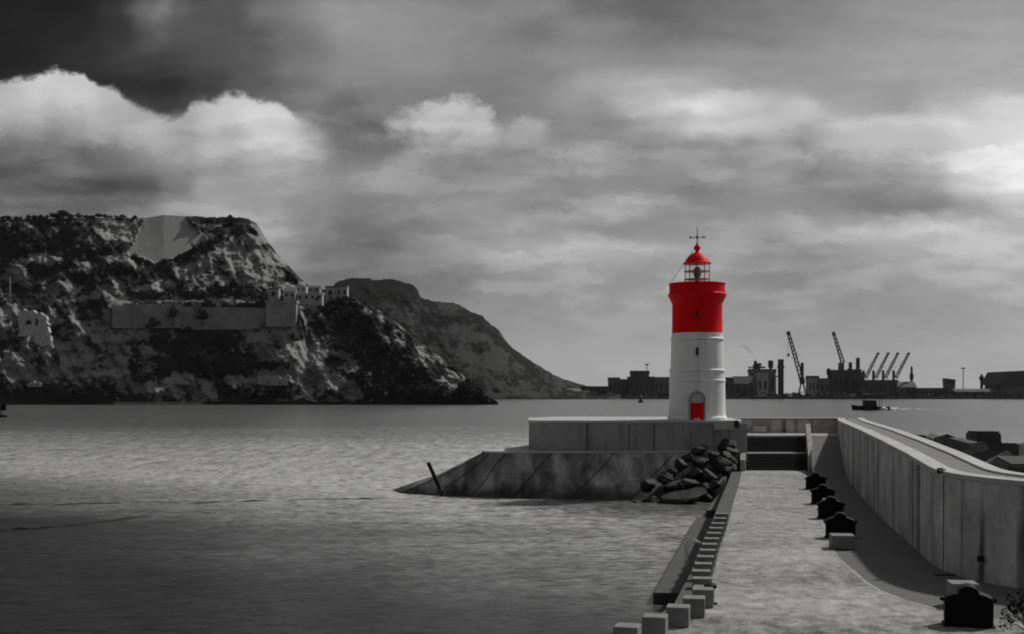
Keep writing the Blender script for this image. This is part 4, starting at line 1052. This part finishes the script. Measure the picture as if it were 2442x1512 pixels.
for k, (px, py, hw, hh, dk, lb) in enumerate(BO):
    d = 90.5 + (1215 - py) / 155 * 6.2; s = d / F
    o = bpy.data.objects.new('boulder', meshes[(k % 6) * 2 + (0 if dk else 1)]); C.objects.link(o)
    o.location = W(px, py, d); o.scale = (hw * s * 1.12, max(hw, hh) * s * 1.0, hh * s * 1.15); o.rotation_euler = (0, .15 * ((k * 7) % 5 - 2), k * 0)
    tag(o, lb or ('plain %s boulder among the heap of rocks between quay and apron' % ('dark' if dk else 'grey')), 'boulder', 'boulders heaped beside the stairs')
rr = random.Random(8)
for k in range(22):                                   # the ones that fill the heap underneath
    f = rr.random(); px = 1560 + f * 180 + rr.uniform(-15, 15); py = 1215 - f * 130 + rr.uniform(-8, 25); d = 91.5 + (1215 - py) / 155 * 6.4; s = d / F
    if py > 1208: py = 1205
    o = bpy.data.objects.new('boulder', meshes[rr.randrange(6) * 2 + (0 if rr.random() < .6 else 1)]); C.objects.link(o)
    o.location = W(px, py, d); q = rr.uniform(14, 24) * s; o.scale = (q, q, q * .8); o.rotation_euler = (rr.uniform(-.5, .5), rr.uniform(-.5, .5), rr.uniform(0, 6))
    tag(o, 'plain dark boulder among the heap of rocks between quay and apron' if o.data.materials[0] == M_ROCKD else 'plain grey boulder among the heap of rocks between quay and apron', 'boulder', 'boulders heaped beside the stairs')

rr = random.Random(31); mb = MB()
for k in range(230):                                  # broken stone in the gaps
    f = rr.random(); px = 1520 + f * 215 + rr.uniform(-14, 14); py = min(1208, 1216 - f * 135 + rr.uniform(-4, 50)); d = 90.9 + (1215 - py) / 155 * 6.2; q = rr.uniform(.10, .34)
    c = W(px, py, d); ax = [Vector((rr.gauss(0, 1), rr.gauss(0, 1), rr.gauss(0, 1))).normalized() * q * rr.uniform(.7, 1.2) for _ in range(7)]
    bm = bmesh.new()
    for a in ax: bm.verts.new(c + a)
    bmesh.ops.convex_hull(bm, input=bm.verts)
    vi = {v: i for i, v in enumerate(bm.verts)}
    mb.add([tuple(v.co) for v in bm.verts], [tuple(vi[v] for v in fc.verts) for fc in bm.faces]); bm.free()
o = mb.build('rock_rubble', M_ROCKD); stuff(o, 'small broken stones filling the gaps between the boulders', 'rubble')

# ------------------------------------------------------------------ lighthouse
T = empty('lighthouse', (15.12, 100.3, PZT), 'white round lighthouse tower with a red top and red lantern dome', 'lighthouse', None, -R(8.6))
N = 72
MB().lathe([(2.42, 0), (2.42, .16), (2.36, .28), (2.31, .34), (2.29, .8), (2.25, 3.08), (2.30, 3.12), (2.30, 3.22), (2.24, 3.30), (2.22, 3.86), (2.29, 3.92), (2.29, 4.04), (2.17, 4.12), (2.10, 6.45)], n=N).build('tower_shaft', M_WHITE, T, True, angle=25)
MB().lathe([(2.08, 6.452), (2.18, 6.50), (2.18, 6.60), (2.10, 6.68), (2.08, 7.04)], n=N).build('string_course', M_WHITE, T, True, angle=25)
MB().lathe([(2.06, 7.045), (2.045, 7.1), (2.02, 9.4), (2.06, 9.5), (2.30, 10.0), (2.36, 10.1), (2.36, 10.24), (2.28, 10.30)], n=N).build('red_tower_top', M_RED, T, True, angle=25)
MB().lathe([(2.27, 10.302), (2.25, 10.98), (2.31, 11.0), (2.31, 11.10), (2.0, 11.10), (2.0, 10.6), (.2, 10.6)], n=N).build('parapet', M_RED, T, True, angle=25)
# door with arch, panes above, slit windows
def arch(w, h, y0, y1, n=14, inner=None):
    """vertical arched slab facing -y; inner=(w,h) makes it a frame"""
    r = w / 2; P = [(-r, 0), (r, 0)] + [(r * math.cos(math.pi * k / n), h - r + r * math.sin(math.pi * k / n)) for k in range(n + 1)]
    if not inner:
        k = len(P)
        return MB().add([(x, y0, z) for x, z in P] + [(x, y1, z) for x, z in P], [tuple(range(k)), tuple(range(k, 2 * k))[::-1]] + [(i, (i + 1) % k, (i + 1) % k + k, i + k) for i in range(k)])
    ri = inner / 2
    O = [(r, 0)] + [(r * math.cos(math.pi * k / n), h - r + r * math.sin(math.pi * k / n)) for k in range(n + 1)] + [(-r, 0)]
    I = [(ri, 0)] + [(ri * math.cos(math.pi * k / n), h - r + ri * math.sin(math.pi * k / n)) for k in range(n + 1)] + [(-ri, 0)]
    k = len(O); vs = [(x, y0, z) for x, z in O] + [(x, y0, z) for x, z in I] + [(x, y1, z) for x, z in O] + [(x, y1, z) for x, z in I]
    fs = []
    for i in range(k - 1): fs += [(i, i + 1, k + i + 1, k + i), (i, 2 * k + i, 2 * k + i + 1, i + 1), (k + i, k + i + 1, 3 * k + i + 1, 3 * k + i)]
    return MB().add(vs, fs)
M_GREYST = mat('grey_stone_surround', .34, .85, .2, 2, bump=.1)
arch(1.34, 2.34, -2.46, -2.0, inner=1.06).build('door_surround', M_GREYST, T)
MB().box((0, -2.36, .70), (1.0, .10, 1.36)).build('door', M_RED, T, bevel=.015)
dr = [c for c in T.children if c.name.startswith('door') and 'surround' not in c.name][0]
MB().box((-.36, -2.43, .72), (.05, .06, .14)).build('handle', M_IRON, dr)
MB().box((0, -2.415, .70), (.03, .012, 1.3)).build('leaf_gap', M_IRON, dr)
o = arch(1.04, .84, -2.34, -2.1).build('fanlight', mat('pale_fanlight', .5, .5, .1, 2, bump=0), T); o.location = (0, 0, 1.40)
for z, rr_ in ((5.45, 2.14), (8.42, 2.035)):
    MB().box((0, -rr_ - .0, z + .06), (.20, .10, .62)).build('slit_window', M_WIN, T)
    MB().box((0, -rr_ - .02, z - .30), (.34, .16, .06)).build('window_sill', M_WHITE if z < 7 else M_RED, T)
# lantern
lr = 1.03
MB().lathe([(1.10, 10.6), (1.10, 11.12), (1.02, 11.16)], n=40).build('lantern_plinth', M_RED, T, True, angle=30)
lan = MB().lathe([(lr, 11.17), (lr, 12.72)], n=40, cap=False).build('lantern_glass', M_GLASS, T, True)
M_REDBAR = mat('faded_red_bar', 0, .5, .05, 1, col=(.42, .06, .075), bump=0)
for k in range(10):
    q = 2 * math.pi * (k + .5) / 10
    MB().box((lr * math.cos(q), lr * math.sin(q), 11.95), (.045, .045, 1.56), q).build('glazing_bar', M_REDBAR, lan)
for z in (11.45, 12.1):
    MB().lathe([(lr - .03, z - .02), (lr + .03, z - .02), (lr + .03, z + .02), (lr - .03, z + .02)], n=40).build('glazing_ring', M_REDBAR, lan)
MB().lathe([(.18, 10.6), (.18, 11.45), (.30, 11.5)], n=20).build('lamp_pedestal', M_RED, T)
MB().lathe([(.10, 11.5), (.24, 11.62), (.30, 11.9), (.30, 12.1), (.24, 12.35), (.10, 12.5)], n=24).build('lamp_optic', M_BLACK, T, True)
dome = MB().lathe([(1.0, 12.68), (1.13, 12.70), (1.15, 12.78), (1.04, 12.84), (.97, 12.96), (.84, 13.18), (.66, 13.38), (.44, 13.54), (.22, 13.62), (.16, 13.72), (.14, 13.80)], n=48).build('lantern_roof', M_RED, T, True, angle=30)
MB().lathe([(.13, 13.80), (.20, 13.84), (.27, 13.96), (.27, 14.06), (.19, 14.2), (.10, 14.26), (.12, 14.34), (.05, 14.42)], n=28).build('ball_finial', M_RED, dome, True)
vane = MB().tube([(0, 0, 14.4), (0, 0, 15.75)], [.04, .025], 8).build('weather_vane', M_IRON, T)
mb = MB().tube([(-.5, 0, 14.88), (.5, 0, 14.88)], .028, 6).tube([(0, -.5, 14.88), (0, .5, 14.88)], .028, 6)
mb.build('compass_arms', M_IRON, vane)
for sx, sy in ((-.55, 0), (.55, 0), (0, -.55), (0, .55)): MB().box((sx, sy, 14.88), (.14, .14, .16)).build('compass_letter_plate', M_IRON, vane)
MB().lathe([(.03, 14.78), (.09, 14.88), (.03, 14.98)], n=12).build('hub', M_IRON, vane)
MB().tube([(-.2, 0, 14.0), (-2.2, -.3, 11.1)], .018, 5).build('guy_wire', M_IRON, T)
MB().tube([(-2.25, -.6, 0.9), (-.7, -2.33, 1.55), (-.62, -2.36, 1.6)], .02, 5).build('conduit', M_GREYST, T)

# ------------------------------------------------------------------ bollards, concrete cubes, ladder rail
def bollard(parent):
    prof = [(-.60, .0), (.60, .0), (.62, .08), (.62, .66), (.58, .74), (.44, .80), (.30, .83)]
    k = 10
    dome = [(.25 * math.cos(math.pi * q / k), .89 + .19 * math.sin(math.pi * q / k)) for q in range(k + 1)]
    P = [(-.56, 0), (.56, 0), (.605, .06), (.61, .70), (.56, .78), (.42, .84), (.28, .88)] + dome + [(-.28, .88), (-.42, .84), (-.56, .78), (-.61, .70), (-.605, .06)]
    n = len(P)
    MB().add([(x, -.30, z) for x, z in P] + [(x, .30, z) for x, z in P], [tuple(range(n)), tuple(range(n, 2 * n))[::-1]] + [(i, (i + 1) % n, (i + 1) % n + n, i + n) for i in range(n)]).build('cast_body', M_BLACK, parent, bevel=.04)
    MB().box((0, 0, .02), (1.30, .72, .05)).build('base_plate', M_BLACK, parent, bevel=.01)
    for s in (-1, 1): MB().tube([(s * .60, 0, .66), (s * .70, 0, .70)], .06, 10).build('side_lug', M_BLACK, parent)
LB = ['nearest and largest black domed bollard at the lower right corner','black domed bollard directly behind the pale cube halfway along','black domed bollard third from the near end of the row','black domed bollard fourth from the near end of the row','farthest black domed bollard nearest the stairs']
pos = [(2309,1497),(2004,1285),(1981,1238),(1962,1203),(1945,1168)]
proto = None
for k, (px, py) in enumerate(pos):
    d = 6.2 * F / (py - HY) + .3; loc = (XD(px, d), d, 2.01); rz = -math.atan2(loc[0], d) * .8
    if k == 0:
        proto = empty('bollard', loc, LB[0], 'bollard', 'black bollards along the right of the walkway', rz); bollard(proto); continue
    o = copy_tree(proto); o.location = loc; o.rotation_euler = (0, 0, rz); o['label'] = LB[k]
cube = MB().box((0, 0, .275), (.92, .92, .55), 0, .97)
SEAT = [(2008,1312,.93,'pale concrete cube seat in front of the second bollard'),(2296,1452,.80,'pale concrete cube mostly hidden behind the nearest bollard'),(1980,1217,.80,'pale concrete cube half hidden behind the third bollard')]
proto = cube.build('concrete_cube', M_CUBE, None, bevel=.03)
for k, (px, py, w, lb) in enumerate(SEAT):
    d = 6.2 * F / (py - HY) + .45; o = proto if k == 0 else proto.copy()
    if k: C.objects.link(o)
    o.location = (XD(px, d), d, 2.014); o.scale = (w / .92,) * 2 + (1.0 if k != 1 else 1.25,); o.rotation_euler = (0, 0, -.14)
    tag(o, lb, 'concrete cube', 'pale concrete cubes beside the bollards')
kb = MB().box((0, 0, .30), (.60, .60, .60)).build('edge_block', M_CUBE, None, bevel=.025)
D = [29.9, 31.2, 32.6, 34.0, 35.5, 37.1, 38.8, 40.4, 42.1, 43.9, 45.7, 47.5, 49.3, 51.2, 53.1, 55.0, 57.2, 59.4]
for k, d in enumerate(D):
    o = kb if k == 0 else kb.copy()
    if k: C.objects.link(o)
    sl_ = (edge_x(d + .4) - edge_x(d - .4)) / .8
    o.location = (edge_x(d) - .36, d, 2.006); o.rotation_euler = (0, 0, -min(.32, math.atan(sl_) * .45)); 
    o.location.x += .62 * sstep(42, 33, d) if d < 42 else 0
    o.scale = (1, 1, .88) if d < 37 else (1, .85, .56)
    tag(o, ORD[k] + ' square concrete block from the near end of the row along the quay edge', 'concrete block', 'square blocks along the quay edge')
d = 43.0; x = edge_x(d) - .95
t = empty('ladder_rail', (x, d, 2.0), 'bent grey handrail of a quay ladder at the water side of the block row', 'handrail')
for dy in (0, .55):
    MB().tube([(0, dy, -1.4), (0, dy, .75), (.08, dy, .92), (.25, dy, .98), (.45, dy, .92)], .03, 8).build('rail', M_GALV, t)
for z in (-1.2, -.8, -.4, 0): MB().tube([(0, 0, z), (0, .55, z)], .02, 6).build('rung', M_IRON, t)
d = 35.9; t = empty('edge_bollard', (edge_x(d) + .28, d, 2.008), 'small black mushroom bollard beside the square blocks', 'bollard')
MB().lathe([(.15, 0), (.11, .06), (.10, .42), (.19, .48), (.19, .56), (.08, .62)], n=18).build('post', M_BLACK, t, True, angle=40)
MB().lathe([(.22, -.005), (.22, .03)], n=18).build('base_flange', M_BLACK, t)
for k, (px, py, lb) in enumerate(((1687,1318,'far iron mooring ring plate on the low ledge'),(1655,1395,'near iron mooring ring plate on the low ledge'))):
    d = 7.75 * F / (py - HY); t = empty('mooring_plate', (XD(px - 8, d), d, .455), lb, 'mooring ring', 'mooring rings on the low ledge')
    MB().box((0, 0, .03), (.3, .3, .06)).build('plate', M_COPE, t, bevel=.01); MB().lathe([(.10, .06), (.14, .06), (.14, .10), (.10, .10)], n=16, cap=False).build('ring', M_IRON, t)
d = 37.5; 
MB().box((0, 0, 0), (.7, .34, .02)).build('drain_grate', M_IRON, None, loc=(XD(2252, 41.6), 41.6, 2.02)); o = bpy.data.objects['drain_grate']; tag(o, 'dark iron drain grate in the asphalt by the wall foot', 'drain')

# shrub at the lower right corner
rr = random.Random(14); t = empty('corner_shrub', (XD(2462, 31.2), 31.2, 2.0), 'dark leafy shrub poking in at the lower right corner', 'shrub')
mb = MB(); st_ = MB()
for k in range(16):
    q = rr.uniform(0, 6.28); e = Vector((math.cos(q) * rr.uniform(.2, .75), math.sin(q) * rr.uniform(.2, .6), rr.uniform(.3, 1.0)))
    st_.tube([(0, 0, 0), tuple(e * .6 + Vector((0, 0, .1))), tuple(e)], [.02, .014, .006], 5)
    leaf_clump(mb, e, .22, .2, 34, .055, rr)
st_.build('stem', M_BARK, t)
me = bpy.data.meshes.new('foliage'); me.from_pydata(mb.v, [], mb.f); me.update(); me.materials.append(M_TREE); o = bpy.data.objects.new('foliage', me); C.objects.link(o); o.parent = t

# ------------------------------------------------------------------ haze: one closed box of even, very thin air round everything
m = bpy.data.materials.new('harbour_air'); m.use_nodes = True; g = NT(m.node_tree)
vo = g.n('ShaderNodeVolumePrincipled'); g.put(vo, 'Color', (.9, .9, .9, 1)); g.put(vo, 'Density', 1.7e-5)
out = g.n('ShaderNodeOutputMaterial'); g.t.links.new(vo.outputs[0], out.inputs['Volume'])
o = MB().box((0, 0, 82), (7000, 7000, 172)).build('haze', m); stuff(o, 'thin pale haze filling the air over the harbour', 'haze')
